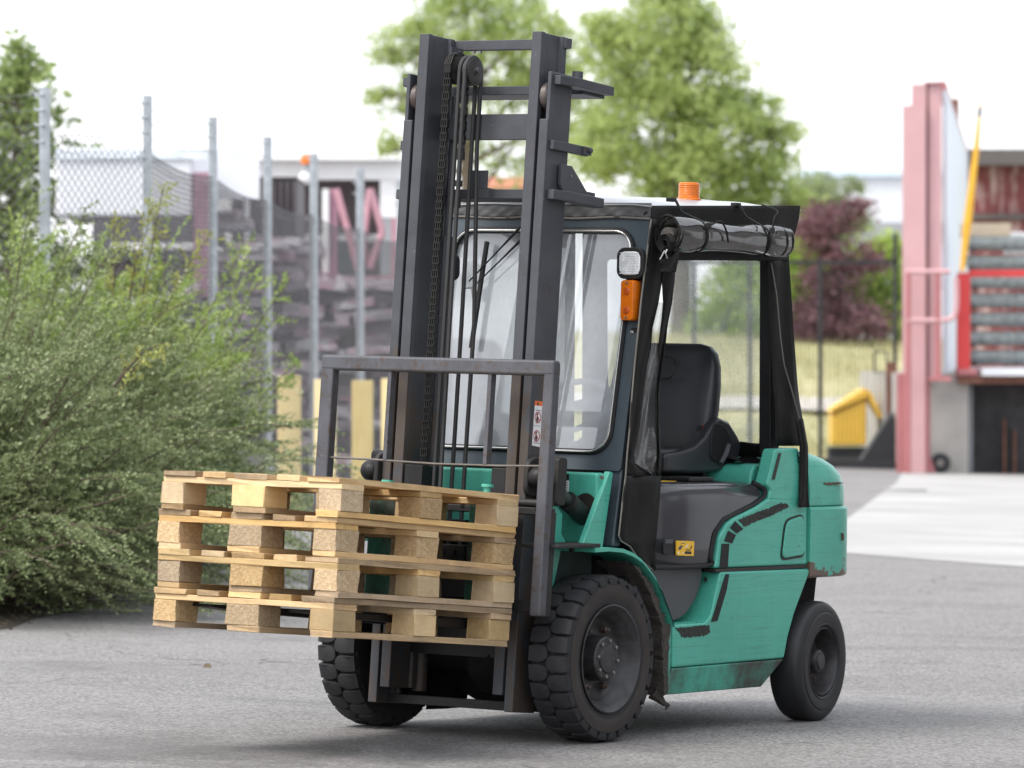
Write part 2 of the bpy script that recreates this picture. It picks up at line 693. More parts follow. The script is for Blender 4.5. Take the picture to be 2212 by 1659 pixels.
# grass blades on the bank
n = 26000
bx, by = RNG.uniform(-2, 12, n), RNG.uniform(72.5, 104, n)
bz = np.array([bank_z(a, b) for a, b in zip(bx, by)])
h = RNG.uniform(0.08, 0.26, n)
an = RNG.uniform(0, np.pi, n)
dx, dy = np.cos(an) * 0.012, np.sin(an) * 0.012
ln = RNG.normal(0, 0.06, (n, 2))
V = np.stack([np.stack([bx - dx, by - dy, bz - 0.03], 1), np.stack([bx + dx, by + dy, bz - 0.03], 1),
              np.stack([bx + ln[:, 0], by + ln[:, 1], bz + h], 1)], 1).reshape(-1, 3)
o = link("dry_grass", np_mesh("dry_grass", V, np.arange(n * 3).reshape(-1, 3), GRASS))
tag(o, "dry yellowish grass growing on the bank behind the gate", "grass", kind='stuff')

# pale footpath across the bank
mb = MB()
mb.grid(lambda i, j: (-2 + 14 * i, 84 + 2.2 * j + 1.0 * i, bank_z(-2 + 14 * i, 84 + 2.2 * j + 1.0 * i) + 0.10), 20, 4)
tag(mb.build("path", simple("gravel_path", (0.48, 0.45, 0.42), 0.9)), kind='structure')


# ------------------------------------------------------------------ foliage
def leaf_cards(P, size, aspect=0.5, up=0.0, dirs=None, jit=1.0):
    """one folded four-cornered leaf per point; returns verts, faces (two triangles each as one quad)"""
    n = len(P)
    if dirs is None:
        dirs = RNG.normal(0, 1, (n, 3))
        dirs[:, 2] += up
    else:
        dirs = dirs + RNG.normal(0, 0.35 * jit, (n, 3))
    dirs /= np.linalg.norm(dirs, axis=1)[:, None] + 1e-9
    rnd = RNG.normal(0, 1, (n, 3))
    side = np.cross(dirs, rnd)
    side /= np.linalg.norm(side, axis=1)[:, None] + 1e-9
    nor = np.cross(side, dirs)
    s = (size * RNG.uniform(0.6, 1.35, n))[:, None]
    a = P
    c = P + dirs * s
    m_ = P + dirs * s * 0.5 + nor * s * 0.10
    b = m_ + side * s * aspect * 0.5
    d = m_ - side * s * aspect * 0.5
    V = np.stack([a, b, c, d], 1).reshape(-1, 3)
    F = np.arange(4 * n).reshape(-1, 4)
    return V, F


BARK = simple("bark", (0.12, 0.095, 0.075), 0.9, var=0.3, vscale=20, bmp=0.4, bscale=60)
L_TREE = m_leaf("lime_leaves", (0.28, 0.37, 0.12), (0.40, 0.49, 0.18), (0.52, 0.60, 0.26), 0.55, 0.9, 0.55)
L_TREE2 = m_leaf("pale_lime_leaves", (0.30, 0.39, 0.13), (0.42, 0.51, 0.19), (0.54, 0.62, 0.27), 0.55, 0.9, 0.55)
L_OLIVE = m_leaf("olive_leaves", (0.18, 0.23, 0.11), (0.27, 0.33, 0.17), (0.36, 0.42, 0.25), 0.6, 0.9, 0.4)
L_PURPLE = m_leaf("purple_leaves", (0.12, 0.055, 0.07), (0.19, 0.09, 0.11), (0.27, 0.15, 0.16), 0.5, 0.9, 0.3)
L_BRIGHT = m_leaf("bright_hedge_leaves", (0.24, 0.36, 0.06), (0.37, 0.49, 0.10), (0.50, 0.58, 0.17), 0.55, 0.8, 0.4)
L_CONIFER = m_leaf("conifer_needles", (0.17, 0.24, 0.08), (0.27, 0.35, 0.12), (0.38, 0.46, 0.19), 0.6, 1.2, 0.3)


def limb_path(p0, d0, length, bend=0.25, n=7, droop=0.0):
    p, d = Vector(p0), Vector(d0).normalized()
    pts = [tuple(p)]
    for i in range(n):
        d = (d + Vector((random.gauss(0, bend), random.gauss(0, bend), random.gauss(0, bend) - droop)) * (1 / n) * 2).normalized()
        p = p + d * (length / n)
        pts.append(tuple(p))
    return pts


def tree(name, label, base, height, blobs, nleaf, size, mat, trunk_r=0.16, gap=0.45, group=None):
    """trunk + limbs that reach into each crown blob; leaves in clumps through each blob's volume"""
    root = empty(name, base)
    tag(root, label, "tree", group)
    bx, by, bz = base
    tb = MB()
    top = Vector((0, 0, height * 0.72))
    tb.tube([(0, 0, -0.2), (0.03, 0.02, height * 0.2), (-0.04, 0.03, height * 0.45), tuple(top)],
            [trunk_r * 1.25, trunk_r, trunk_r * 0.75, trunk_r * 0.3], 9)
    P, Dv = [], []
    for (cx, cy, cz, rx, rz_, w) in blobs:
        c = np.array([cx, cy, cz])
        z0 = max(height * 0.18, min(height * 0.6, cz - rz_ - 0.5))
        pts = limb_path((0, 0, z0), (cx, cy, cz - z0), math.sqrt(cx * cx + cy * cy + (cz - z0) ** 2), 0.12, 6)
        k = len(pts)
        tb.tube(pts, [trunk_r * 0.42 * (1 - 0.8 * i / k) for i in range(k)], 6)
        ncl = max(8, int(nleaf * w / 26))
        q = RNG.normal(0, 1, (ncl, 3))
        q /= np.linalg.norm(q, axis=1)[:, None]
        rad = RNG.uniform(0.25, 1.0, ncl) ** (1 / 2.2)
        q = q * rad[:, None] * np.array([rx, rx, rz_]) + c
        for cl in q:
            m_ = RNG.integers(12, 40)
            s = RNG.uniform(0.10, 0.26) * (rx ** 0.35)
            pp = cl + RNG.normal(0, 1, (m_, 3)) * np.array([s, s, s * 0.7])
            P.append(pp)
        for cl in q[:: max(1, ncl // 10)]:
            tb.tube([pts[-2], tuple((np.array(pts[-2]) + cl) / 2 + RNG.normal(0, 0.08, 3)), tuple(cl)], [0.02, 0.013, 0.006], 4)
    tb.build("trunk", BARK, root)
    P = np.concatenate(P)
    V, F = leaf_cards(P, size, 0.62, up=0.2)
    link("crown", np_mesh("crown", V, F, mat), root)
    return root


def blobs_from(us, Y, base, ry=None):
    """crown lobes given by their outline in the photo: (u, v, radius in view pixels, flattening, weight)"""
    out = []
    for (u, v, r, fl, w, dy) in us:
        p = at(u, v, Y) - Vector(base)
        rr = r * 2560 / 2212 / FOC * Y
        out.append((p.x, dy, p.z, rr, rr * fl, w))
    return out


YT = 112
base = (xat(1010, YT), YT, bank_z(0, 104))
tree("lime_tree", "tall airy light green tree behind the left side of the mast", base, 9.5,
     blobs_from([(1000, 60, 120, 0.8, 1.3, 0), (880, 90, 75, 0.7, .5, .4), (1130, 70, 100, 0.8, .9, -.5), (930, 190, 75, 0.8, .5, .6),
                 (1060, 170, 100, 0.9, .8, -.3), (1180, 190, 75, 1.0, .5, .3), (850, 230, 45, 1.3, .16, .1), (980, 290, 70, 0.9, .3, -.2),
                 (1110, 330, 80, 0.9, .4, .4), (1000, -60, 130, 0.7, .9, .2), (1225, 110, 55, 1.2, .35, .2), (1235, 250, 60, 1.0, .35, -.1), (830, 120, 32, 0.6, .08, 0), (815, 205, 26, 0.6, .05, 0), (840, 310, 24, .9, .05, 0)], YT, base),
     1900, 0.14, L_TREE, 0.19, group="trees behind the yard")
YT = 104
base = (xat(1470, YT), YT, bank_z(2, YT))
tree("lime_tree", "broad light green tree rising over the cab roof", base, 9.8,
     blobs_from([(1440, 60, 110, 0.9, 1.0, 0), (1360, 150, 110, 0.9, 1.0, .5), (1500, 180, 110, 1.0, 1.1, -.4), (1400, 290, 130, 0.9, 1.2, .3),
                 (1560, 300, 115, 0.9, 1.1, -.3), (1650, 380, 85, 0.7, .6, .2), (1300, 320, 85, 0.9, .7, -.2), (1480, 390, 130, 0.6, 1.0, 0),
                 (1430, -40, 70, 1.0, .45, 0), (1530, 90, 55, 1.2, .35, .2), (1690, 290, 38, 0.7, .14, 0), (1640, 250, 45, 1.0, .2, 0), (1310, 60, 50, 1.0, .22, .1),
                 (1590, 470, 90, .6, .5, .2), (1720, 440, 45, .7, .2, 0)], YT, base),
     2900, 0.135, L_TREE2, 0.2, group="trees behind the yard")
YT = 121
base = (xat(1790, YT), YT, bank_z(5, 104))
tree("olive_tree", "hazy grey green tree beside the purple bush", base, 5.2,
     blobs_from([(1775, 420, 55, 0.8, .8, 0), (1830, 480, 48, 0.9, .6, .2), (1750, 480, 50, .9, .6, 0), (1790, 540, 70, .8, .8, .1), (1840, 400, 24, .8, .12, 0)], YT, base),
     1500, 0.13, L_OLIVE, 0.12, group="trees behind the yard")
YT = 100
base = (xat(1805, YT), YT, bank_z(5, YT) - 0.1)
tree("purple_bush", "dark purple leaved bush behind the black gate", base, 4.0,
     blobs_from([(1790, 500, 55, 1.0, .5, 0), (1850, 450, 22, 1.0, .14, .1), (1760, 490, 36, 0.9, .3, 0), (1800, 590, 65, 0.9, .7, 0), (1790, 690, 80, 0.7, .9, .1),
                 (1860, 700, 55, 0.6, .5, -.2), (1870, 560, 35, .9, .25, 0), (1735, 720, 45, .5, .35, 0)], YT, base),
     2300, 0.115, L_PURPLE, 0.07)["category"] = "bush"
for i, (u, v, r, w, lab) in enumerate([(1720, 600, 75, 1.0, "bright green bush left of the purple bush, partly behind the cab curtain"),
                                       (1905, 590, 80, 1.0, "bright green bush between the purple bush and the pink steel column"),
                                       (1600, 640, 90, 1.0, "green bush seen through the clear rear window of the cab")]):
    Yb = 101.5 + 0.6 * i
    b_ = (xat(u, Yb), Yb, bank_z(xat(u, Yb), Yb) - 0.1)
    tree("green_bush", lab, b_, 3.2,
         blobs_from([(u, v, r, 0.9, 1.0, 0), (u - 30, v + 80, r, 0.8, 1.0, .2), (u + 32, v + 90, r * 0.9, 0.8, .9, -.1), (u + 10, v - 55, r * .5, .8, .3, 0)], Yb, b_),
         2300, 0.13, L_BRIGHT, 0.07, group="green bushes on the bank")["category"] = "bush"

# conifer behind the fence, far left
YT = 52
base = (xat(20, YT), YT, gz(-4))
root = empty("conifer_tree", base)
tag(root, "dark green conifer spire behind the chain link fence at far left", "tree")
tb = MB()
H = zat(85, YT) - base[2]
tb.tube([(0, 0, -0.2), (0.02, 0, H * 0.5), (0.13, 0, H)], [0.13, 0.08, 0.012], 8)
P, Dv = [], []
for i in range(190):
    t = random.random() ** 0.8
    z = H * (0.06 + 0.93 * t)
    L = (1 - t) ** 0.75 * 1.35 + 0.06
    if random.random() < 0.07:
        L *= 1.3
    a = random.uniform(0, 2 * math.pi)
    p0 = np.array([0.13 * t, 0, z])
    d = np.array([math.cos(a), math.sin(a), 0.45])
    pts = [tuple(p0 + d * L * s + np.array([0, 0, -0.25 * L * s * s])) for s in (0, .35, .7, 1)]
    tb.tube(pts, [0.02, 0.014, 0.009, 0.004], 4)
    k = int(46 * L) + 8
    s = RNG.uniform(0.12, 1.05, k)
    P.append(p0 + d * L * s[:, None] + np.stack([0 * s, 0 * s, -0.25 * L * s * s], 1) + RNG.normal(0, 0.06, (k, 3)))
    Dv.append(np.tile(d, (k, 1)))
tb.build("trunk", BARK, root)
V, F = leaf_cards(np.concatenate(P), 0.13, 0.4, dirs=np.concatenate(Dv), jit=1.6)
link("crown", np_mesh("crown", V, F, L_CONIFER), root)


# ------------------------------------------------------------------ roadside shrubs on the left
L_SH1 = m_leaf("cotoneaster_leaves", (0.105, 0.145, 0.055), (0.215, 0.265, 0.115), (0.37, 0.41, 0.22), 0.45, 2.0, 0.22)
L_SH2 = m_leaf("young_cotoneaster_leaves", (0.18, 0.27, 0.06), (0.30, 0.40, 0.10), (0.42, 0.50, 0.17), 0.5, 2.5, 0.35)
L_SH3 = m_leaf("reddish_shoot_leaves", (0.26, 0.24, 0.07), (0.34, 0.36, 0.09), (0.40, 0.45, 0.13), 0.5, 5, 0.35)
TWIG = simple("twig_bark", (0.085, 0.060, 0.045), 0.85, var=0.3, vscale=30)


def shrub(label, cx, cy, r, h, nb, mat_main, mat_tip, lean=(0.25, -0.15), seed=1, tip_from=0.72, leafsize=0.025, whip=False):
    rg = np.random.default_rng(seed)
    z0 = gz(cx)
    root = empty("shrub", (cx, cy, z0))
    tag(root, label, "shrub", "shrubs along the fence")
    tw = MB()
    A, AD, B, BD = [], [], [], []
    for i in range(nb):
        a = rg.uniform(0, 2 * np.pi)
        el = rg.uniform(0.15, 1.45)
        reach = r * rg.uniform(0.55, 1.12)
        hh = h * rg.uniform(0.5, 1.05)
        st = np.array([np.cos(a), np.sin(a), 0]) * r * rg.uniform(0.0, 0.55)
        d = np.array([np.cos(a) * np.cos(el) + lean[0], np.sin(a) * np.cos(el) + lean[1], 0])
        tipxy = st + d * reach
        tipz = hh * (0.18 + 0.82 * np.sin(el)) * rg.uniform(0.75, 1.05)
        s = np.linspace(0, 1, 12)
        path = st[None] * (1 - s)[:, None] + tipxy[None] * s[:, None]
        path[:, 2] = tipz * (1.55 * s - 0.55 * s ** 2.2) - 0.22 * h * (1 - np.sin(el)) * s ** 3
        path += np.cumsum(rg.normal(0, 0.018, (12, 3)), 0)
        path[:, 2] = np.maximum(path[:, 2], 0.04)
        tw.tube([tuple(p) for p in path], [0.010 * (1 - 0.8 * k / 12) for k in range(12)], 4, caps=False)
        nt = int(rg.integers(15, 20)) if whip else int(rg.integers(22, 30))
        for k in range(nt):
            q = rg.uniform(0.22, 1.0)
            j = min(10, int(q * 11))
            f = q * 11 - j
            p = path[j] * (1 - f) + path[j + 1] * f
            dr = path[j + 1] - path[j]
            dr = dr / (np.linalg.norm(dr) + 1e-9)
            fl = np.cross(dr, np.array([0.0, 0.0, 1.0])) * rg.choice([-1.0, 1.0])     # twigs spread flat, as a fan
            sd = fl / (np.linalg.norm(fl) + 1e-9) + rg.normal(0, 0.28, 3)
            sd /= np.linalg.norm(sd) + 1e-9
            tl = rg.uniform(0.26, 0.62) * (1.15 - 0.5 * q) if whip else rg.uniform(0.16, 0.46) * (1.15 - 0.5 * q)
            td = dr * (1.0 if whip else 0.80) + sd * (0.42 if whip else 0.55) + np.array([0.05, 0, 0.06 if whip else 0.10])
            td /= np.linalg.norm(td)
            m_ = max(8, int(tl / (0.0072 if whip else 0.0105)))
            ss = np.linspace(0.05, 1, m_)
            pts = p + td * (ss * tl)[:, None] + np.array([0, 0, -0.30 if whip else -0.12]) * ((ss ** 2) * tl)[:, None]
            pts = pts + rg.normal(0, 0.006, pts.shape)
            pts[:, 2] = np.maximum(pts[:, 2], 0.015)
            rank = np.cross(td, np.array([0.0, 0.0, 1.0]))
            rank /= np.linalg.norm(rank) + 1e-9
            dd = np.tile(td * 0.75, (m_, 1)) + rank * np.where(np.arange(m_) % 2, 0.65, -0.65)[:, None] + rg.normal(0, 0.22, (m_, 3)) + np.array([0, 0, 0.12])
            bright = (pts[-1, 2] > h * tip_from + rg.normal(0, 0.12)) and rg.random() < 0.75
            (B if bright else A).append(pts)
            (BD if bright else AD).append(dd)
    tw.build("branches", TWIG, root, smooth=0)
    nf = int(nb * (20 if whip else 34))
    q = rg.normal(0, 1, (nf, 3))
    q /= np.linalg.norm(q, axis=1)[:, None]
    q *= (rg.uniform(0.05, 1, nf) ** 0.4)[:, None]
    q = q * np.array([r * 1.0, r * 1.0, h * 0.46]) + np.array([lean[0] * r * .5, lean[1] * r * .5, h * 0.42])
    q = q[q[:, 2] > 0.03]
    V, F = leaf_cards(q, 0.042, 0.55, up=0.6)
    link("inner_foliage", np_mesh("inner_foliage", V, F, mat_main), root)
    for nm, P, DD, mm in (("foliage", A, AD, mat_main), ("young_foliage", B, BD, mat_tip)):
        if not P:
            continue
        P, DD = np.concatenate(P), np.concatenate(DD)
        V, F = leaf_cards(P, leafsize, 0.62, dirs=DD, jit=0.4)
        link(nm, np_mesh(nm, V, F, mm), root)
    return root


shrub("big grey green cotoneaster shrub nearest the left edge of the photo", -3.45, 26.6, 1.25, 1.80, 310, L_SH1, L_SH1, (0.34, -0.28), 3, 2.0, 0.0185, True)
shrub("arching grey green shrub between the nearest shrub and the pallets", -2.98, 28.6, 1.10, 2.05, 310, L_SH1, L_SH2, (0.34, -0.22), 5, 0.80, 0.0185, True)
shrub("light green shrub with fresh yellow shoots below the second fence post", -2.90, 31.0, 1.0, 2.25, 270, L_SH1, L_SH2, (0.12, -0.10), 8, 0.55)
shrub("light green shrub at the right end of the row, reaching over the yellow post", -2.72, 33.2, 0.82, 1.85, 280, L_SH1, L_SH2, (0.12, -0.05), 13, 0.50)
shrub("tall loose shrub against the first galvanised fence post", -3.55, 30.4, 1.0, 2.45, 170, L_SH1, L_SH2, (0.05, -0.10), 21, 0.70)


def sprays(label, roots, mat, seed):
    rg = np.random.default_rng(seed)
    b0 = roots[0][0]
    root = empty("leafy_shoot", (b0[0], b0[1], gz(b0[0])))
    tag(root, label, "shrub")
    tw = MB()
    P, DD = [], []
    for (p0, p1, sag) in roots:
        p0, p1 = np.array(p0), np.array(p1)
        s = np.linspace(0, 1, 14)
        path = p0 + (p1 - p0) * s[:, None] + np.array([0, 0, sag]) * (s * (1 - s) * 4)[:, None] + np.cumsum(rg.normal(0, 0.006, (14, 3)), 0)
        path = path - np.array([b0[0], b0[1], gz(b0[0])])
        tw.tube([tuple(p) for p in path], [0.008 * (1 - 0.75 * k / 14) for k in range(14)], 5, caps=False)
        L = np.linalg.norm(p1 - p0)
        for q in np.linspace(0.3, 1, int(L * 34)):
            j = min(12, int(q * 13))
            f = q * 13 - j
            p = path[j] * (1 - f) + path[j + 1] * f
            dr = path[j + 1] - path[j]
            dr /= np.linalg.norm(dr) + 1e-9
            sd = np.cross(dr, rg.normal(0, 1, 3))
            sd /= np.linalg.norm(sd)
            tl = rg.uniform(0.03, 0.13)
            m_ = int(tl / 0.010) + 2
            ss = np.linspace(0.1, 1, m_)
            td = dr * 0.5 + sd * 0.8
            P.append(p + td * (ss * tl)[:, None] + rg.normal(0, 0.005, (m_, 3)))
            DD.append(np.tile(td, (m_, 1)) + rg.normal(0, 0.5, (m_, 3)))
    tw.build("branches", TWIG, root, smooth=0)
    V, F = leaf_cards(np.concatenate(P), 0.024, 0.6, dirs=np.concatenate(DD), jit=0.4)
    link("foliage", np_mesh("foliage", V, F, mat), root)


sprays("long bare shoot with small leaves crossing the first fence post",
       [((-3.0, 28.0, 1.0), tuple(at(200, 450, 28.0)), 0.05), ((-3.0, 28.0, 1.2), tuple(at(75, 455, 28.0)), 0.1), ((-2.9, 28.0, 1.0), tuple(at(235, 520, 28.0)), 0.05)], L_SH1, 31)
sprays("yellow green shoots with reddish tips below the second fence post",
       [((-2.5, 30.0, 1.3), tuple(at(320, 440, 30.0)), 0.12), ((-2.5, 30.0, 1.4), tuple(at(250, 460, 30.0)), 0.1), ((-2.4, 30.0, 1.2), tuple(at(355, 400, 30.0)), 0.05),
        ((-2.4, 30.0, 1.2), tuple(at(440, 520, 30.0)), 0.12)], L_SH3, 32)
sprays("bright green shoots poking right in front of the fourth fence post",
       [((-2.1, 32.0, 0.95), tuple(at(610, 610, 32.0)), 0.06), ((-2.1, 32.0, 1.0), tuple(at(575, 600, 32.0)), 0.1), ((-2.0, 32.0, 0.9), tuple(at(600, 690, 32.0)), 0.08),
        ((-2.0, 32.0, 0.6), tuple(at(632, 780, 32.0)), 0.1), ((-2.0, 32.0, 0.5), tuple(at(640, 800, 32.0)), 0.1), ((-2.2, 32.0, 1.2), tuple(at(520, 545, 32.0)), 0.1)], L_SH2, 33)
sprays("small yellow shoot with orange leaves in the middle of the grey green shrubs",
       [(tuple(at(240, 850, 25.9)), tuple(at(355, 755, 25.7)), 0.05), (tuple(at(250, 850, 25.9)), tuple(at(300, 770, 25.7)), 0.03)], L_SH3, 34)

# weeds by the yellow posts
for i, (u, v, Yw) in enumerate([(800, 1040, 43.2), (590, 1010, 40.5), (690, 1070, 41.7)]):
    bp = at(u, v, Yw)
    bz0 = gz(bp.x)
    sprays(["leafy green weed at the foot of the third yellow post", "leafy green weed at the foot of the first yellow post",
            "low green weed between the first and third yellow post"][i],
           [((bp.x + dx_, Yw, bz0), (bp.x + dx_ * 2.3, Yw - 0.1, bz0 + hh), 0.02) for dx_, hh in ((-0.1, .28), (-0.05, .36), (0, .42), (0.05, .34), (0.1, .25), (0.03, .3))], L_SH2, 40 + i)

# ------------------------------------------------------------------ chain link fence
GALV = simple("galvanised_steel", (0.40, 0.43, 0.46), 0.45, 0.55, var=0.18, vscale=14)
WIRE = simple("plastic_coated_wire", (0.10, 0.10, 0.108), 0.5, 0.0, var=0.2)
BARB = simple("barbed_wire_steel", (0.22, 0.23, 0.23), 0.5, 0.6)
PU = [(97, 190, 33.0, 292), (319, 207, 34.0, 326), (460, 253, 37.0, 380), (578, 296, 40.3, 432), (678, 332, 43.6, 462), (778, 362, 46.9, 492)]
posts = [(xat(u, Y), Y, zat(v, Y), zat(mv, Y)) for u, v, Y, mv in PU]
posts = [(posts[0][0] - 1.75, 31.9, posts[0][2] + .02, zat(278, 31.9))] + posts + [(xat(865, 50.2), 50.2, zat(389, 50.2), zat(520, 50.2))]
fence = empty("chain_link_fence", (posts[1][0], posts[1][1], gz(posts[1][0])))
tag(fence, "chain link fence with galvanised steel posts and barbed wire behind the shrubs", "fence")
FO = Vector(fence.location)
for i, (x, y, zt, zm) in enumerate(posts):
    if i == 0:
        continue
    z0 = gz(x)
    w = 0.036 if i == 1 else 0.027 + 0.002 * i
    mb = MB()
    a = rounded([(-w, -w), (w, -w), (w, w), (-w, w)], 0.006, 2)
    mb.prism([(px + x - FO.x, py + y - FO.y) for px, py in a], z0 - 0.1 - FO.z, zt - FO.z, 'z')
    po = mb.build("post", GALV, fence)
    # barbed wire holders
    for zz in (zt - 0.05, zt - 0.155, zt - 0.26, zm - 0.05):
        c = (x - FO.x, y - FO.y, zz - FO.z)
        mb = MB()
        mb.tube([(c[0] - w - 0.035, c[1] - 0.01, c[2] + 0.012), (c[0] - w - 0.012, c[1] - w * 0.6, c[2]), (c[0], c[1] - w - 0.008, c[2])], 0.010 if i == 1 else 0.006, 6)
        mb.build("wire_holder", GALV, po)


def wire_v(P, n=3, r=0.0016):
    pass


# woven mesh: zigzag wires, each a thin flat ribbon pair
VV, FF = [], []
PIT = 0.038


def seg_quads(a, b, r):
    """thin four-sided bars a->b (arrays)"""
    d = b - a
    d = d / (np.linalg.norm(d, axis=1)[:, None] + 1e-9)
    up = np.array([0.0, 1.0, 0.2])
    s = np.cross(d, up)
    s /= np.linalg.norm(s, axis=1)[:, None] + 1e-9
    t_ = np.cross(d, s)
    n = len(a)
    ring = []
    for k in range(3):
        an = 2 * np.pi * k / 3
        o_ = (s * np.cos(an) + t_ * np.sin(an)) * r
        ring += [a + o_, b + o_]
    V = np.stack(ring, 1).reshape(-1, 3)
    base = np.arange(n)[:, None] * 6
    F = np.concatenate([base + np.array([0, 1, 3, 2]), base + np.array([2, 3, 5, 4]), base + np.array([4, 5, 1, 0])], 0)
    return V, F


off = 0
for i in range(len(posts) - 1):
    (xa, ya, _, za), (xb, yb, _, zb) = posts[i], posts[i + 1]
    L = math.hypot(xb - xa, yb - ya)
    nx = int(L / PIT)
    zlo = 0.25 if i < 4 else 0.02
    t = np.arange(nx + 1) / nx
    sag = 0.05 * np.sin(np.pi * t) if i != 1 else -0.05 * np.sin(np.pi * t)
    ztop = za + (zb - za) * t - sag
    A, B = [], []
    nz = int((max(za, zb) - zlo) / PIT)
    for j in range(nz):
        k = np.arange(nx)
        ph = (j % 2)
        za_ = ztop[:-1] - j * PIT
        zb_ = ztop[1:] - j * PIT
        xx0, xx1 = xa + (xb - xa) * t[:-1], xa + (xb - xa) * t[1:]
        yy0, yy1 = ya + (yb - ya) * t[:-1], ya + (yb - ya) * t[1:]
        par = (k % 2) == ph
        z_0 = np.where(par, za_, za_ - PIT)
        z_1 = np.where(par, zb_ - PIT, zb_)
        A.append(np.stack([xx0, yy0, z_0], 1))
        B.append(np.stack([xx1, yy1, z_1], 1))
    V, F = seg_quads(np.concatenate(A), np.concatenate(B), 0.0031 if i < 2 else (0.0030 if i < 4 else 0.0025))
    VV.append(V)
    FF.append(F + off)
    off += len(V)
V = np.concatenate(VV) - np.array(FO)
me = np_mesh("wire_mesh", V, np.concatenate(FF), WIRE)
link("wire_mesh", me, fence)["kind"] = "stuff"
# line wires and barbed wires
for lvl in range(4):
    for i in range(len(posts) - 1):
        (xa, ya, ta, ma), (xb, yb, tb_, mb_) = posts[i], posts[i + 1]
        za, zb = (ta - 0.05 - 0.105 * lvl, tb_ - 0.05 - 0.105 * lvl) if lvl < 3 else (ma - 0.05, mb_ - 0.05)
        if i >= 3 and lvl < 3:
            continue
        mb = MB()
        path = [(xa + (xb - xa) * s - 0.05 - FO.x, ya + (yb - ya) * s - FO.y, za + (zb - za) * s - 0.05 * math.sin(math.pi * s) - FO.z) for s in np.linspace(0, 1, 14)]
        mb.tube(path, (0.0012 if lvl < 3 else 0.002) if i else 0.003, 4)
        if lvl < 3:
            for s in np.arange(0.02, 1, 0.035):
                c = Vector(path[0]).lerp(Vector(path[-1]), s) + Vector((0, 0, -0.05 * math.sin(math.pi * s)))
                mb.tube([tuple(c + Vector((0.0, 0, 0.014))), tuple(c + Vector((0.006, 0, -0.014)))], 0.002, 3)
        mb.build("barbed_wire" if lvl < 3 else "line_wire", BARB, fence, smooth=0)

# yellow timber posts
YEL = m_wood("yellow_painted_timber", (0.84, 0.62, 0.21), (0.92, 0.76, 0.36), (40, 40, 3), 0.1)
for i, (u, w, Yp, top) in enumerate([(625, 50, 41.0, 812), (702, 46, 42.4, 820), (783, 46, 43.8, 822), (846, 44, 45.2, 818), (905, 42, 46.6, 826), (990, 42, 48.0, 832)]):
    x = xat(u, Yp)
    ww = w * 1.1573 / FOC * Yp / 2
    z0 = gz(x)
    mb = MB()
    a = rounded([(-ww, -0.07), (ww, -0.07), (ww, 0.07), (-ww, 0.07)], 0.012, 2)
    mb.prism(a, -0.1, zat(top, Yp) - z0, 'z')
    o = mb.build("timber_post", YEL, bevel=0.006)
    o.location = (x, Yp, z0)
    tag(o, ["yellow timber post beside the right end of the shrubs", "yellow timber post behind the left bar of the load backrest",
            "yellow timber post in the left opening of the load backrest", "yellow timber post just left of the mast",
            "yellow timber post behind the left mast rail", "yellow timber post seen through the windscreen"][i], "post", "yellow timber posts along the fence")

# ------------------------------------------------------------------ machinery and sheds behind the fence
DARK = simple("dark_grey_steel", (0.095, 0.092, 0.10), 0.6, 0.1, var=0.3, vscale=1.2)  # lifted from black to carry the distance's veiling glare
DARK2 = simple("dark_maroon_panel", (0.105, 0.085, 0.09), 0.7, var=0.3, vscale=1.5)  # dark maroon grey, on the shed's back wall as well
MAUVE = simple("hazed_mauve_paint", (0.37, 0.20, 0.26), 0.6, var=0.2, vscale=1.5)  # desaturated so the colour carries the haze of the distance
PINKP = simple("hazed_pink_paint", (0.53, 0.29, 0.34), 0.55, var=0.15, vscale=1.5)  # pale pink with distant haze put into the colour
WHITE = simple("white_paint", (0.82, 0.82, 0.82), 0.5, var=0.05)
PALE = simple("pale_grey_tarpaulin", (0.70, 0.72, 0.76), 0.6, var=0.08, vscale=1)
GREYW = simple("grey_wall", (0.33, 0.34, 0.36), 0.7, var=0.2, vscale=1.0)
ORANGE = simple("orange_plastic", (0.85, 0.20, 0.02), 0.35, var=0.05)
TEAL = simple("dull_teal_paint", (0.16, 0.27, 0.25), 0.6, var=0.2)


def pxbox(mb, u0, u1, v0, v1, Y, depth, o):
    mb.box(xat(u0, Y) - o.x, xat(u1, Y) - o.x, Y - o.y, Y + depth - o.y, zat(v1, Y) - o.z, zat(v0, Y) - o.z)
    return mb


def thing(name, label, cat, u, Y, group=None):
    x = xat(u, Y)
    o = empty(name, (x, Y, gz(x)))
    return tag(o, label, cat, group)


def part(name, mat, root, rects, Y, depth, bevel=0.0):
    mb = MB()
    o = root.location
    for r in rects:
        pxbox(mb, r[0], r[1], r[2], r[3], Y, depth, o)
    return mb.build(name, mat, root, bevel=bevel)


def ground_v(Y, u=700):
    return (890.27 + (CAM_H - gz(xat(u, Y))) * FOC / Y) / 1.15732


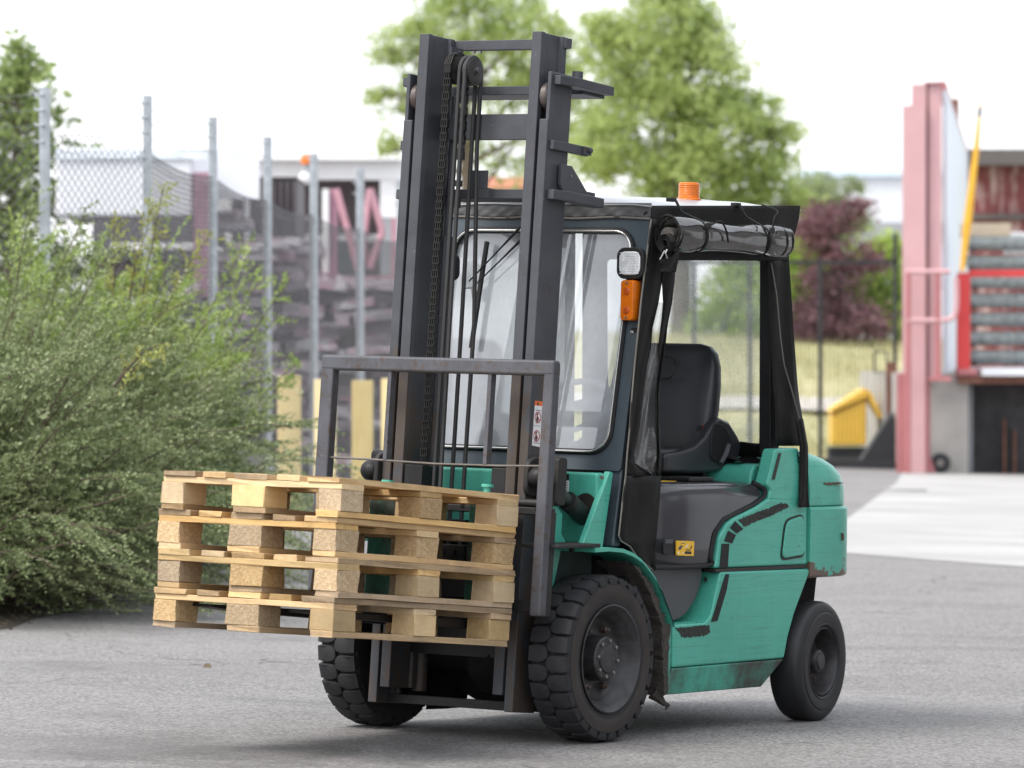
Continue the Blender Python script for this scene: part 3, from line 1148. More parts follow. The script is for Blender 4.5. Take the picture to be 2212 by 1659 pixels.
# white shed with an open dark front
Yk = 66
sh = thing("white_shed", "white fronted open shed with a dark interior behind the fence", "shed", 720, Yk)
gv = ground_v(Yk)
part("fascia", WHITE, sh, [(470, 868, 346, 388)], Yk, 0.25)
part("roof", WHITE, sh, [(470, 868, 341, 345.5)], Yk - 0.2, 5.0)
part("back_wall", DARK2, sh, [(480, 868, 388, gv)], Yk + 4.0, 0.15)
part("end_wall", WHITE, sh, [(821, 868, 388.3, 470)], Yk + 0.02, 0.2)
part("side_wall", GREYW, sh, [(821.5, 867, 470.3, gv)], Yk + 0.03, 0.18)
part("column", WHITE, sh, [(455, 500, 385, 600)], Yk - 0.25, 0.2)
part("lower_wall", GREYW, sh, [(500, 820, 700, gv)], Yk + 1.5, 0.2)
for u in (560, 620, 680, 740, 800):
    part("wall_rib", PALE, sh, [(u - 3, u + 3, 701, gv)], Yk + 1.44, 0.05)
part("beam", WHITE, sh, [(640, 820, 507, 522)], Yk + 1.0, 0.2)

# lamp and orange beacon on the shed front
lp = thing("beacon_lamp", "orange beacon above a round white lamp on the shed front", "lamp", 660, Yk - 0.6)
o = lp.location
mb = MB()
c = at(663, 345, Yk - 0.6) - o
mb.lathe([(0.0, -0.06), (0.075, -0.06), (0.085, 0.0), (0.075, 0.07), (0.0, 0.075)], tuple(c), 'z', 18)
mb.build("beacon", ORANGE, lp)
mb = MB()
c = at(659, 385, Yk - 0.6) - o
mb.lathe([(0.0, -0.09), (0.05, -0.08), (0.085, -0.02), (0.085, 0.02), (0.05, 0.08), (0.0, 0.09)], tuple(c), 'z', 18)
mb.build("lamp_globe", WHITE, lp)
mb = MB()
c0, c1 = at(663, 352, Yk - 0.6) - o, at(660, 376, Yk - 0.6) - o
mb.cyl(tuple(c0), tuple(c1), 0.05, 12)
mb.tube([tuple(c1), (c1.x, c1.y + 0.65, c1.z)], 0.025, 8)
mb.build("bracket", GREYW, lp)

# pink lattice crane
Yk = 58
cr = thing("lattice_crane", "pale pink lattice crane frame standing in front of the white shed", "crane", 760, Yk)
o = cr.location
gv = ground_v(Yk)


def strut(u0, v0, u1, v1, Y, r, name="lattice_bar", mat=None, dy=0.0):
    mb = MB()
    a, b = at(u0, v0, Y) - o, at(u1, v1, Y) - o
    a.y += dy
    b.y += dy
    mb.tube([tuple(a), tuple(b)], r, 6)
    return mb.build(name, mat or PINKP, cr, smooth=0)


part("mast_column", MAUVE, cr, [(712, 728, 408, gv)], Yk, 0.35)
part("mast_column", PINKP, cr, [(845, 858, 470, gv)], Yk, 0.3)
part("counterweight", MAUVE, cr, [(668, 722, 590, 632)], Yk - 0.4, 0.9)
part("cross_beam", PINKP, cr, [(668, 860, 596, 606)], Yk - 0.1, 0.3)
part("cross_beam", PINKP, cr, [(560, 850, 645, 660)], Yk - 0.2, 0.3)
part("panel", TEAL, cr, [(730, 775, 520, 592)], Yk + 0.3, 0.1)
part("pipe_stack", WHITE, cr, [(696, 710, 408, 590)], Yk - 0.05, 0.2)
zig = [(722, 405), (762, 480), (775, 560), (800, 402), (822, 470), (812, 560), (795, 570), (770, 480)]
strut(726, 408, 775, 585, Yk, 0.045)
strut(775, 585, 800, 408, Yk, 0.045)
strut(800, 408, 826, 500, Yk, 0.045)
strut(826, 500, 800, 580, Yk, 0.045)
strut(800, 580, 772, 490, Yk, 0.045, dy=0.2)
part("leg", MAUVE, cr, [(770, 800, 660, gv)], Yk, 0.4)
part("leg", PINKP, cr, [(808, 850, 660.5, gv)], Yk + 0.1, 0.4)
part("engine_house", MAUVE, cr, [(655, 770, 775, gv - 40)], Yk - 0.2, 1.2, 0.03)
part("engine_base", DARK, cr, [(650, 860, gv - 39, gv)], Yk - 0.3, 1.4)

# dark railway style container
Yk = 54
ct = thing("steel_container", "long dark grey ribbed steel container behind the fence", "container", 520, Yk)
gv = ground_v(Yk, 500)
part("wall", DARK, ct, [(500, 640, 386, 700)], Yk, 2.2)
for u in range(506, 640, 14):
    part("wall_rib", DARK2, ct, [(u, u + 5, 392, 695)], Yk - 0.06, 0.055)
part("end_post", PALE, ct, [(528, 540, 410, 690)], Yk - 0.10, 0.03)
part("roof_rail", DARK2, ct, [(498, 642, 382, 385.5)], Yk - 0.05, 2.3)
part("underframe", GREYW, ct, [(500, 640, 701, 760)], Yk + 0.1, 2.0)
part("skirt", MAUVE, ct, [(470, 650, 761, gv)], Yk + 0.15, 1.8)

# pale tilt trailer on the far left with a pink post
Yk = 50
tl = thing("tilt_trailer", "pale grey covered trailer behind the left end of the fence", "trailer", 330, Yk)
gv = ground_v(Yk, 330)
part("tarpaulin", PALE, tl, [(120, 418, 318, 470)], Yk, 2.4, 0.05)
part("roof_edge", simple("light_blue_trim", (0.70, 0.76, 0.82), 0.5), tl, [(120, 560, 322, 344)], Yk - 0.03, 0.025)
part("dropside", DARK, tl, [(200, 418, 471, 560)], Yk + 0.02, 2.3)
part("white_stripe", WHITE, tl, [(240, 418, 525, 538)], Yk, 0.015)
part("chassis", DARK2, tl, [(200, 418, 561, 640)], Yk + 0.2, 2.0)
part("corner_post", MAUVE, tl, [(418.5, 452, 372, 640)], Yk - 0.02, 0.3)
part("side_curtain", PALE, tl, [(345, 560, 346, 430)], Yk + 2.6, 0.1)
mb = MB()
for u in (260, 300, 370):
    c = at(u, gv, Yk + 0.4) - tl.location
    c.z = 0.45
    mb.lathe([(0.0, 0.0), (0.45, 0.0), (0.45, 0.25), (0.0, 0.25)], tuple(c), 'y', 20)
mb.build("wheel_row", simple("tyre_black", (0.03, 0.03, 0.03), 0.8), tl)

# heap of flattened scrap between the container and the crane
def m_scrap():
    m, t, b = new_mat("mixed_scrap")
    v = coords(t, "Object", (1.6, 1, 5.0))
    vo = nd(t, "ShaderNodeTexVoronoi", Scale=2.2)
    t.links.new(v, vo.inputs["Vector"])
    sp_ = nd(t, "ShaderNodeSeparateColor")
    t.links.new(vo.outputs["Color"], sp_.inputs[0])
    c = ramp(t, sp_.outputs[0], [(0.1, (0.24, 0.22, 0.24)), (0.3, (0.40, 0.39, 0.42)), (0.45, (0.47, 0.29, 0.36)), (0.6, (0.30, 0.275, 0.30)), (0.75, (0.50, 0.38, 0.43)), (0.88, (0.62, 0.61, 0.63))])  # tones paled toward mauve to paint in haze
    t.links.new(c, b.inputs["Base Color"])
    b.inputs["Roughness"].default_value = 0.7
    return m


rsc = random.Random(77)
mb = MB()
hx, hy = xat(600, 50.5), 50.5
for k in range(520):
    x = rsc.uniform(xat(330, 50.5), xat(905, 50.5)) - hx
    topz = zat(500 if x + hx < xat(500, 50.5) else (560 if x + hx < xat(650, 50.5) else 660), 50.5) - gz(hx)
    z = rsc.uniform(0, 1) ** 1.1 * (topz + .25)
    w, d_, t_ = rsc.uniform(.06, .35), rsc.uniform(.2, .9), rsc.uniform(.015, .07)
    a = rsc.gauss(0, .10)
    ca, sa = math.cos(a), math.sin(a)
    y = rsc.uniform(-.4, 1.8) + z * .25
    vs = []
    for zz_ in (-t_, t_):
        for yy in (-d_, d_):
            for xx in (-w, w):
                vs.append((x + xx * ca - zz_ * sa, y + yy, max(.01, z + xx * sa + zz_ * ca)))
    mb._add(vs, [(0, 2, 3, 1), (4, 5, 7, 6), (0, 1, 5, 4), (2, 6, 7, 3), (0, 4, 6, 2), (1, 3, 7, 5)])
o = mb.build("scrap_heap", m_scrap(), smooth=0)
o.location = (hx, hy, gz(hx))
tag(o, "heap of flattened grey and maroon scrap metal behind the fence", "scrap", kind='stuff')

# dark soil under the shrubs
mb = MB()
edge = [(-2.78 + .95 * t_ + .10 * math.sin(9 * t_) + .05 * math.sin(31 * t_), 24.6 + 9.5 * t_) for t_ in np.linspace(0, 1, 40)]
mb._add([(x, y, gz(x) + .004) for x, y in edge] + [(-6.5, 34.1, gz(-6.5) + .004), (-6.5, 24.4, gz(-6.5) + .004)], [tuple(range(42))])
tag(mb.build("soil_bed", simple("dark_soil", (.045, .038, .028), .95, var=.4, vscale=8, bmp=.6, bscale=40), smooth=0), kind='structure')

# dry leaf litter where the shrubs meet the asphalt
n = 900
t_ = RNG.uniform(0, 1, n)
lx = -2.95 + 0.9 * t_ + np.abs(RNG.normal(0, .22, n)) * .8 - .15
ly = 24.3 + 8.0 * t_ + RNG.normal(0, .25, n)
P = np.stack([lx, ly, gz(lx) + 0.004 + RNG.uniform(0, .006, n)], 1)
dd = RNG.normal(0, 1, (n, 3)) * np.array([1, 1, .18])
V, F = leaf_cards(P, 0.026, 0.6, dirs=dd, jit=.1)
tag(link("leaf_litter", np_mesh("leaf_litter", V, F, simple("dry_litter", (0.13, 0.10, 0.06), 0.9, var=.4, vscale=30))), "dry brown leaf litter on the asphalt at the foot of the shrubs", "litter", kind='stuff')

# low house with a red roof between the mast rails
Yk = 122
hs = thing("house", "small pale house with an orange red roof behind the trees", "house", 1090, Yk)
o = hs.location
mb = MB()
p0, p1 = at(1010, 440, Yk) - o, at(1160, 405, Yk) - o
mb.box(p0.x, p1.x, 0, 5, -0.2, p1.z)
mb.build("wall", simple("cream_render", (0.72, 0.66, 0.58), 0.8), hs)
mb = MB()
p2, p3 = at(1000, 405, Yk) - o, at(1170, 374, Yk) - o
mb.prism([(-0.4, p2.z), (5.4, p2.z), (2.5, p3.z)], p2.x, p3.x, 'x')
mb.build("roof", simple("red_tiles", (0.48, 0.17, 0.10), 0.8, var=.2), hs)
p4, p5 = at(1060, 430, Yk) - o, at(1085, 412, Yk) - o
mb = MB()
mb.box(p4.x, p5.x, -0.02, 0.05, p4.z, p5.z)
mb.build("window", DARK, hs)
p4, p5 = at(1110, 430, Yk) - o, at(1135, 412, Yk) - o
mb = MB()
mb.box(p4.x, p5.x, -0.02, 0.05, p4.z, p5.z)
mb.build("window", DARK, hs)

# ------------------------------------------------------------------ unseen building added to shade the truck's side and show in its reflections
wh = empty("added_warehouse", (10.5, 20.0, gz(10.5)))
tag(wh, "unseen long grey building added on the right to shade the truck", "building")
mb = MB()
mb.box(0, 14, -16, 13.5, -0.3, 1.1)
mb.build("plinth", simple("warehouse_plinth", (.10, .10, .10), .8), wh)
mb = MB()
mb.box(0.05, 14, -15.9, 13.4, 1.1, 7.5)
mb.build("wall", simple("warehouse_cladding", (.17, .17, .175), .7, var=.15, vscale=1), wh)
mb = MB()
mb.box(-.25, 14.2, -16.2, 13.8, 7.5, 7.9)
mb.build("roof_edge", simple("warehouse_trim", (.07, .07, .075), .6), wh)
for k in range(5):
    mb = MB()
    y0_ = -13.5 + 5.4 * k
    mb.box(-.03, .04, y0_, y0_ + 3.2, .02 if k % 2 else 2.6, 4.2)  # pale panels added for the glossy hood to reflect
    mb.build("roller_door" if k % 2 else "window_band", simple("warehouse_light_%d" % k, (.60, .62, .64), .35, var=.05), wh)

# ------------------------------------------------------------------ loading dock on the right
YD = 67.0
PINKC = simple("washed_out_red_steel", (0.56, 0.335, 0.345), 0.6, var=0.10, vscale=1.2)  # red paled to pink: washed-out glare is in the colour
REDC = simple("dusky_red_steel", (0.40, 0.145, 0.15), 0.6, var=0.12, vscale=2)
RED = simple("red_safety_paint", (0.58, 0.045, 0.045), 0.45, var=0.12, vscale=3)
RUST = simple("rusty_steel", (0.17, 0.075, 0.05), 0.8, var=0.35, vscale=6)
BLUEW = simple("pale_blue_cladding", (0.66, 0.72, 0.80), 0.5, var=0.06)
CONCD = simple("stained_concrete", (0.40, 0.385, 0.36), 0.85, var=0.22, vscale=1.3, bmp=0.3)
BLACKI = simple("black_iron", (0.020, 0.021, 0.024), 0.6, var=0.2)
BROWNR = simple("dark_roof_felt", (0.12, 0.105, 0.10), 0.8, var=0.1)
WOODT = simple("raw_timber", (0.62, 0.52, 0.38), 0.8, var=0.12)
GALV2 = simple("weathered_galvanised", (0.42, 0.44, 0.43), 0.5, 0.4, var=0.2, vscale=5)

dk = thing("loading_dock", "raised concrete loading dock with a dark bay on the right", "loading dock", 2080, YD)
o = dk.location
gvD = ground_v(YD, 2080)
part("wall", CONCD, dk, [(1957, 2092, 806, gvD + 6)], YD, 9.0)
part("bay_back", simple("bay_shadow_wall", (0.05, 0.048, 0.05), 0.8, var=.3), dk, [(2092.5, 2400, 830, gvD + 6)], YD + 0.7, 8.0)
part("deck_edge", RUST, dk, [(2070, 2400, 812, 829)], YD - 0.12, 9.2)
part("deck_plate", PALE, dk, [(2122, 2400, 795, 811.5)], YD - 0.25, 4.0)
part("bumper", REDC, dk, [(2068, 2112, 797, 811.6)], YD - 0.16, 0.5, 0.02)
for u, v0 in ((2190, 930), (2168, 905)):
    part("bay_strut", RUST, dk, [(u, u + 5, v0, gvD)], YD + 0.5, 0.12)
part("bay_post", GREYW, dk, [(2094, 2101, 830.5, gvD)], YD + 0.3, 0.2)
mb = MB()
c0, c1 = at(1999, 792, YD - 0.25) - o, at(1999, 1000, YD - 0.25) - o
mb.tube([tuple(c0), (c1.x, c1.y, 0.25), (c1.x, c1.y, 0.02)], [0.065, 0.065, 0.15], 14)
mb.build("downpipe", REDC, dk)
mb = MB()
c = at(2030, 990, YD - 0.1) - o
mb.lathe([(0.05, -0.05), (0.14, -0.05), (0.14, 0.05), (0.05, 0.05), (0.05, -0.05)], (c.x, c.y - 0.1, 0.15), 'y', 22, True)
tyre = mb.build("rubber_buffer", BLACKI, dk)

# steel portal and receding clad wall
pf = thing("steel_portal", "pink steel column of the building beside the dock", "column", 1990, YD - 0.4)
o = pf.location
part("flange_plate", PINKC, pf, [(1950, 1999, 228, gvD)], YD - 0.5, 0.06)
part("column", PINKC, pf, [(1971, 2001, 182, 820)], YD - 0.42, 0.2)
part("column_web", REDC, pf, [(2001.5, 2006, 181, 820)], YD - 0.3, 0.3)
part("column_flange", PINKC, pf, [(2006.5, 2034, 181, 820)], YD - 0.40, 0.3)
part("cap", REDC, pf, [(2000, 2036, 177, 180.7)], YD - 0.45, 0.4)
part("base_post", REDC, pf, [(1938, 1957, 806, gvD)], YD - 0.52, 0.12)

wl = thing("clad_wall", "pale blue corrugated wall running back from the pink column", "wall", 2040, YD)
o = wl.location
NW = 16
xa, xb, ya, yb = xat(2036, YD), xat(2086, 89.0), YD, 89.0
for i in range(NW):
    s0, s1 = i / NW, (i + 0.86) / NW
    A = Vector((xa + (xb - xa) * s0, ya + (yb - ya) * s0, 0))
    B = Vector((xa + (xb - xa) * s1, ya + (yb - ya) * s1, 0))
    z0 = zat(806, YD) - o.z
    z1 = zat(190, YD) - o.z
    mb = MB()
    nrm = Vector((-(B - A).y, (B - A).x, 0)).normalized() * 0.05
    q = [A - o, B - o, B - o + nrm * (-1), A - o + nrm * (-1)]
    mb._add([(p.x, p.y, z) for z in (z0, z1) for p in q], [(0, 1, 2, 3), (7, 6, 5, 4), (0, 4, 5, 1), (1, 5, 6, 2), (2, 6, 7, 3), (3, 7, 4, 0)])
    mb.build("panel", BLUEW, wl, smooth=0)
mb = MB()
a0, b0 = Vector((xa - 0.02, ya, zat(186, YD))) - o, Vector((xb - 0.02, yb, zat(186, YD))) - o
mb.tube([tuple(a0), tuple(b0)], 0.09, 4)
mb.build("eaves_trim", REDC, wl)
mb = MB()
c = Vector((xa + (xb - xa) * .45, ya + (yb - ya) * .45, zat(186, YD))) - o
mb.box(c.x - .06, c.x + .06, c.y - .06, c.y + .06, c.z, c.z + .35)
mb.build("roof_post", RUST, wl)

# red building across the back
def m_peel():
    m, t, b = new_mat("peeling_red_cladding")
    v = coords(t, "Object", (3.2, 3.2, .7))
    n = noise(t, v, 1.0, 6, .65, .3)
    c = mix(t, step(t, n, .50, .62), (0.20, 0.055, 0.055), (0.50, 0.36, 0.34))
    t.links.new(c, b.inputs["Base Color"])
    b.inputs["Roughness"].default_value = .8
    return m


YB = 89.5
rb = thing("red_building", "dark red corrugated building with a grey roof edge at far right", "building", 2150, YB)
part("roof_edge", BROWNR, rb, [(2078, 2420, 322, 356)], YB - 0.6, 3.0)
part("wall", m_peel(), rb, [(2080, 2420, 356.5, 800)], YB, 3.0)
part("lintel", BROWNR, rb, [(2080, 2420, 462, 474)], YB - 0.1, 0.3)

# rolls of galvanised mesh stacked on the dock
ROLL = simple("rolled_mesh", (0.27, 0.30, 0.285), 0.55, 0.25, var=0.35, vscale=9, bmp=.6, bscale=40)
for lev in range(7):
    vc_ = 772 - lev * 41
    Yc = YD + 1.1
    cg = thing("mesh_roll", "grey galvanised mesh roll lying on the dock, %s" % ["lowest of the pile", "second from the bottom of the pile", "third from the bottom of the pile", "middle of the pile",
               "third from the top of the pile", "second from the top of the pile", "topmost of the pile, in the light"][lev], "mesh roll", 2160, Yc, "mesh rolls stacked on the dock")
    o = cg.location
    c0, c1 = at(2088 + random.uniform(-3, 6), vc_, Yc) - o, at(2400, vc_, Yc) - o
    mb = MB()
    rings = []
    for k in range(30):
        p = c0.lerp(c1, k / 29)
        r = .112 + random.uniform(-.006, .006)
        rings.append([(p.x, p.y + r * math.cos(2 * math.pi * q / 18), p.z + r * .92 * math.sin(2 * math.pi * q / 18)) for q in range(18)])
    mb.loft(rings)
    mb.build("roll", ROLL, cg)
    for t_ in (.06, .29, .36, .62):
        p = c0.lerp(c1, t_)
        mb = MB()
        mb.tube([(p.x, p.y + .124 * math.cos(2 * math.pi * q / 18), p.z + .116 * math.sin(2 * math.pi * q / 18)) for q in range(19)], .010, 5)
        mb.build("binding", GALV, cg)
    mb = MB()
    z_ = c0.z - .128
    mb.box(c0.x + .05, c0.x + .12, c0.y - .12, c0.y + .12, z_ - .008, z_ + .02)
    mb.box(c0.x + .95, c0.x + 1.02, c0.y - .12, c0.y + .12, z_ - .008, z_ + .02)
    mb.build("spacer", RUST, cg)
pl = thing("timber_beam", "pale raw timber beam lying on top of the stacked cages", "beam", 2130, YD + 1.2)
part("beam", WOODT, pl, [(2080, 2183, 482, 512)], YD + 1.1, 0.5, 0.01)
pl2 = thing("packing_case", "white wrapped crate above the stacked cages at the photo's right edge", "crate", 2240, YD + 2)
part("body", WHITE, pl2, [(2180, 2390, 502, 545)], YD + 2.6, 0.8, 0.02)

# red gate frame and rails on the dock
gt = thing("red_gate_frame", "bright red steel gate frame standing on the dock edge", "gate", 2085, YD)
part("post", RED, gt, [(2068, 2096, 590, 800)], YD - 0.1, 0.15, 0.01)
part("top_rail", RED, gt, [(2096.5, 2400, 583, 598)], YD - 0.08, 0.1, 0.01)
part("post_cap", WHITE, gt, [(2074, 2090, 576, 589.6)], YD - 0.09, 0.12, 0.01)
gr = thing("guard_rail", "thin pale red tubular guard rail in front of the pink column", "rail", 1990, YD - 0.8)
o = gr.location
mb = MB()
Yr = YD - 0.8
mb.tube([tuple(at(1957, 587, Yr) - o), tuple(at(2052, 587, Yr) - o)], 0.035, 8)
mb.build("top_rail", PINKC, gr)
mb = MB()
pth = smooth_path([tuple(at(1957, 692, Yr) - o), tuple(at(2030, 692, Yr) - o), tuple(at(2058, 686, Yr) - o), tuple(at(2066, 660, Yr) - o), tuple(at(2066, 600, Yr) - o)], 4)
mb.tube(pth, 0.035, 8)
mb.build("mid_rail", PINKC, gr)
for u, vb in ((1962, gvD), (2026, 815)):
    mb = MB()
    a, b = at(u, 588, Yr) - o, at(u, vb, Yr) - o
    mb.tube([tuple(a), tuple(b)], 0.035, 8)
    mb.build("post", REDC, gr)
mb = MB()
b = at(2030, 818, Yr) - o
mb.box(b.x - .15, b.x + .15, b.y - .1, b.y + .1, b.z - .03, b.z + .03)
mb.build("foot_plate", REDC, gr)
bm_ = thing("barrier_pole", "tall yellow barrier pole leaning right above the red gate frame", "pole", 2090, YD)
o = bm_.location
mb = MB()
a, m1, m2, b = [at(u, v, YD - 0.3) - o for u, v in ((2078, 585), (2090, 480), (2108, 330), (2119, 212))]
mb.tube([tuple(a), tuple(m1), tuple(m2), tuple(b)], [0.030, 0.060, 0.042, 0.013], 12)
mb.build("pole", simple("yellow_enamel", (0.78, 0.42, 0.03), 0.45, var=.08), bm_)
mb = MB()
a, b = [at(u, v, YD - 0.3) - o for u, v in ((2115.2, 252), (2117.2, 232))]
mb.tube([tuple(a), tuple(b)], 0.026, 12)
mb.build("black_band", BLACKI, bm_)

# black sliding gate, plough wedge, yellow grit bin
YG = 70.0
ga = thing("black_gate", "black iron gate frame with thin uprights beside the pink column", "gate", 1800, YG)
o = ga.location
gvG = ground_v(YG, 1800)
part("top_rail", BLACKI, ga, [(1440, 1940, 562, 570)], YG, 0.06)
part("bottom_rail", BLACKI, ga, [(1440, 1930, 990, gvG)], YG - 0.4, 0.35)
for u in (1500, 1620, 1772):
    part("upright", BLACKI, ga, [(u - 4.5, u + 4.5, 570.3, 989.6)], YG, 0.06)
part("end_post", BLACKI, ga, [(1930, 1938, 505, 989.5)], YG, 0.10)
part("hinge_post", RUST, ga, [(1915, 1937, 782, gvG)], YG - 0.45, 0.15)
mb = MB()
for u in range(1446, 1930, 9):
    mb.tube([tuple(at(u, 571, YG + 0.03) - o), tuple(at(u, 985, YG + 0.03) - o)], 0.004, 3)
for v in range(590, 985, 10):
    mb.tube([tuple(at(1446, v, YG + 0.03) - o), tuple(at(1930, v, YG + 0.03) - o)], 0.003, 3)
mb.build("mesh_infill", BLACKI, ga, smooth=0)["kind"] = "stuff"
mb = MB()
pts = [(1888, 760), (1916, 760), (1916, 804), (1890, 804), (1888, 760)]
mb.tube([tuple(at(u, v, YG - 0.3) - o) for u, v in pts], 0.018, 6)
mb.build("latch_loop", BLACKI, ga)
pw = thing("plough_blade", "black wedge shaped blade standing beside the yellow bin", "blade", 1890, YG - 1)
o = pw.location
mb = MB()
a, b, c = [at(u, v, YG - 1.0) - o for u, v in ((1850, 1004), (1926, 1004), (1926, 888))]
mb.prism([(a.x, a.z), (b.x, b.z), (c.x, c.z)], -0.25, 0.25, 'y')
mb.build("blade", BLACKI, pw, bevel=0.01)
mb = MB()
a, b = [at(u, v, YG - 1.0) - o for u, v in ((1740, 1008), (1928, 992))]
mb.box(a.x, b.x, -0.45, -0.26, 0, b.z)
mb.build("cutting_bar", BLACKI, pw)
yb_ = thing("grit_bin", "yellow plastic grit bin with a sloping hinged lid behind the gate", "bin", 1845, YG + 1.4)
o = yb_.location
YELB = simple("yellow_plastic", (0.92, 0.57, 0.08), 0.4, var=.05)
mb = MB()
Yb = YG + 1.4
P = [at(u, v, Yb) - o for u, v in ((1797, 962), (1872, 962), (1872, 860), (1797, 893))]
mb.prism([(p.x, p.z) for p in P], 0.0, 0.8, 'y')
mb.build("body", YELB, yb_, bevel=0.03)
mb = MB()
P = [at(u, v, Yb - 0.02) - o for u, v in ((1792, 892), (1797, 882), (1868, 838), (1876, 846), (1874, 858))]
mb.prism([(p.x, p.z) for p in P], -0.04, 0.84, 'y')
mb.build("lid", YELB, yb_, bevel=0.015)
mb = MB()
P = [at(u, v, Yb - 0.02) - o for u, v in ((1876, 842), (1884, 850), (1906, 900), (1900, 904), (1874, 858))]
mb.prism([(p.x, p.z) for p in P], -0.02, 0.82, 'y')
mb.build("lid_flap", YELB, yb_, bevel=0.01)
mb = MB()
P = [at(u, v, Yb) - o for u, v in ((1792, 970), (1880, 970))]
mb.box(P[0].x, P[1].x, 0.05, 0.75, 0, P[0].z + 0.02)
mb.build("base", BLACKI, yb_)

# far pale hall behind the bushes
fh = thing("far_hall", "large hazy white industrial hall far behind the bushes", "building", 1860, 170)
part("wall", simple("far_white_cladding", (0.72, 0.74, 0.78), 0.7, var=.05), fh, [(1730, 2060, 382, 620)], 170, 10)
part("roof_edge", simple("far_blue_trim", (0.62, 0.72, 0.82), 0.7), fh, [(1726, 2064, 366, 381.5)], 169.8, 10.4)
part("door_band", GREYW, fh, [(1740, 2050, 480, 520)], 169.9, 0.08)
# ------------------------------------------------------------------ forklift
TR = empty("forklift")
TR.matrix_world = TRUCK_M
tag(TR, "green diesel forklift truck with dark mast, carrying a stack of pallets", "forklift")

_RI = TRUCK_M.to_3x3().transposed()
_C = _RI @ (Vector((0, 0, CAM_H)) - TRUCK_M.translation)
_cp, _sp = math.cos(0.0058111), math.sin(0.0058111)


def _ray(u, v):
    d = Vector((0, _cp, -_sp)) + Vector(((u - 1280) / FOC, 0, 0)) - Vector((0, _sp, _cp)) * ((v - 960) / FOC)
    return _RI @ d


def ty(u, v, y):
    """truck (x, z) of a measured point lying in the truck's lengthwise plane y"""
    d = _ray(u, v)
    p = _C + d * ((y - _C.y) / d.y)
    return (p.x, p.z)


def tx(u, v, x):
    d = _ray(u, v)
    p = _C + d * ((x - _C.x) / d.x)
    return (p.y, p.z)


def zz(pts, x0, y0, s, y):
    """points measured in an enlarged crop -> (x, z) in plane y"""
    return [ty(x0 + a / s, y0 + b / s, y) for a, b in pts]


def ragged(poly, amp=.004, step_=.012, seed=0):
    """torn outline"""
    rg = random.Random(seed)
    out = []
    for i in range(len(poly)):
        a, b = Vector(poly[i]), Vector(poly[(i + 1) % len(poly)])
        n = max(1, int((b - a).length / step_))
        for k in range(n):
            p = a.lerp(b, k / n)
            out.append((p.x + rg.gauss(0, amp), p.y + rg.gauss(0, amp)))
    return out


GREEN = m_green()
GREEN_D = m_green("green_paint_grimy", 0.95)
GREEN_C = m_green("green_paint_scarred", 0.22, True)
IRON = m_steel("mast_steel", (0.060, 0.064, 0.073), 0.30, 0.46, 0.30, 0.12, low=.75)
IRON2 = m_steel("worn_guard_steel", (0.082, 0.085, 0.097), 0.62, 0.52, 0.5, 0.2, (0.075, 0.056, 0.047))
CARR = m_steel("carriage_steel", (0.028, 0.027, 0.027), 0.35, 0.55, 0.3, 0.2, (0.07, 0.045, 0.032))
FORKM = m_green("worn_green_fork", 1.15)
CABP = simple("cab_blue_grey_paint", (0.050, 0.068, 0.082), 0.38, 0.1, var=0.15, vscale=5)
BLK = simple("black_plastic", (0.014, 0.014, 0.015), 0.5, var=0.2, spec=0.3)
UNDER = simple("shaded_black_underbody", (0.008, 0.008, 0.0085), 0.75, var=0.4, vscale=10, spec=0.15)  # near-black; also paints in the shade on far side plates
def m_smear(name, col):
    """worn-through dirt: only flecks of it are left"""
    m, t, b = new_mat(name)
    v = coords(t)
    b.inputs["Base Color"].default_value = rgb(col)
    b.inputs["Roughness"].default_value = .9
    t.links.new(step(t, noise(t, v, 95, 8, .8), .40, .60), b.inputs["Alpha"])
    return m


SMEAR = m_smear("worn_dirt", (.034, .040, .034))
MUD = simple("caked_mud", (0.050, 0.043, 0.038), 0.95, var=0.4, vscale=25, bmp=1.0, bscale=45)
GREYP = simple("grey_hood_plastic", (0.048, 0.048, 0.053), 0.17, var=0.10, vscale=4, bmp=0.03, bscale=200)
GREYK = simple("grey_trim_plastic", (0.070, 0.071, 0.078), 0.55, var=0.08, vscale=5, bmp=0.08, bscale=250)
RUBBER = simple("tyre_rubber", (0.016, 0.0165, 0.0185), 0.72, var=0.25, vscale=9, bmp=0.15, bscale=120)
RUBBER2 = simple("smooth_tyre_rubber", (0.014, 0.0145, 0.016), 0.55, var=0.3, vscale=8, bmp=0.1, bscale=90)
SIDEW = simple("dusty_sidewall", (0.030, 0.025, 0.022), 0.75, var=0.3, vscale=10, bmp=0.1, bscale=100)
RIMM = simple("dark_rim_paint", (0.034, 0.033, 0.035), 0.45, 0.2, var=0.5, vscale=22)
NUT = simple("bare_nut_steel", (0.22, 0.21, 0.20), 0.4, 0.7)
FABRIC = simple("black_pvc_fabric", (0.010, 0.0098, 0.0095), 0.62, var=0.3, vscale=9, bmp=0.35, bscale=14, spec=0.2)
FABGREY = simple("grey_pvc_fabric", (0.075, 0.075, 0.078), 0.45, var=0.15, vscale=9, bmp=0.2, bscale=14)
EDGING = simple("worn_fabric_edging", (0.16, 0.15, 0.13), 0.8)
SEATM = simple("seat_vinyl", (0.026, 0.027, 0.031), 0.36, var=0.15, vscale=8, bmp=0.10, bscale=260)
TAPE = simple("black_grip_tape", (0.014, 0.014, 0.014), 0.8, var=0.3, bmp=0.3, bscale=200)
CHROME = simple("bright_trim", (0.55, 0.55, 0.53), 0.25, 0.9, var=.05)
HOSE = simple("hydraulic_hose", (0.020, 0.020, 0.021), 0.55, var=.2)
GLASS = m_glass("windscreen_glass", (0.90, 0.93, 0.94), 0.42, (0.84, 0.89, 0.95), 0.0, 0.02, 2.6, 1.6)  # white film puts the sky's reflection into the glass colour
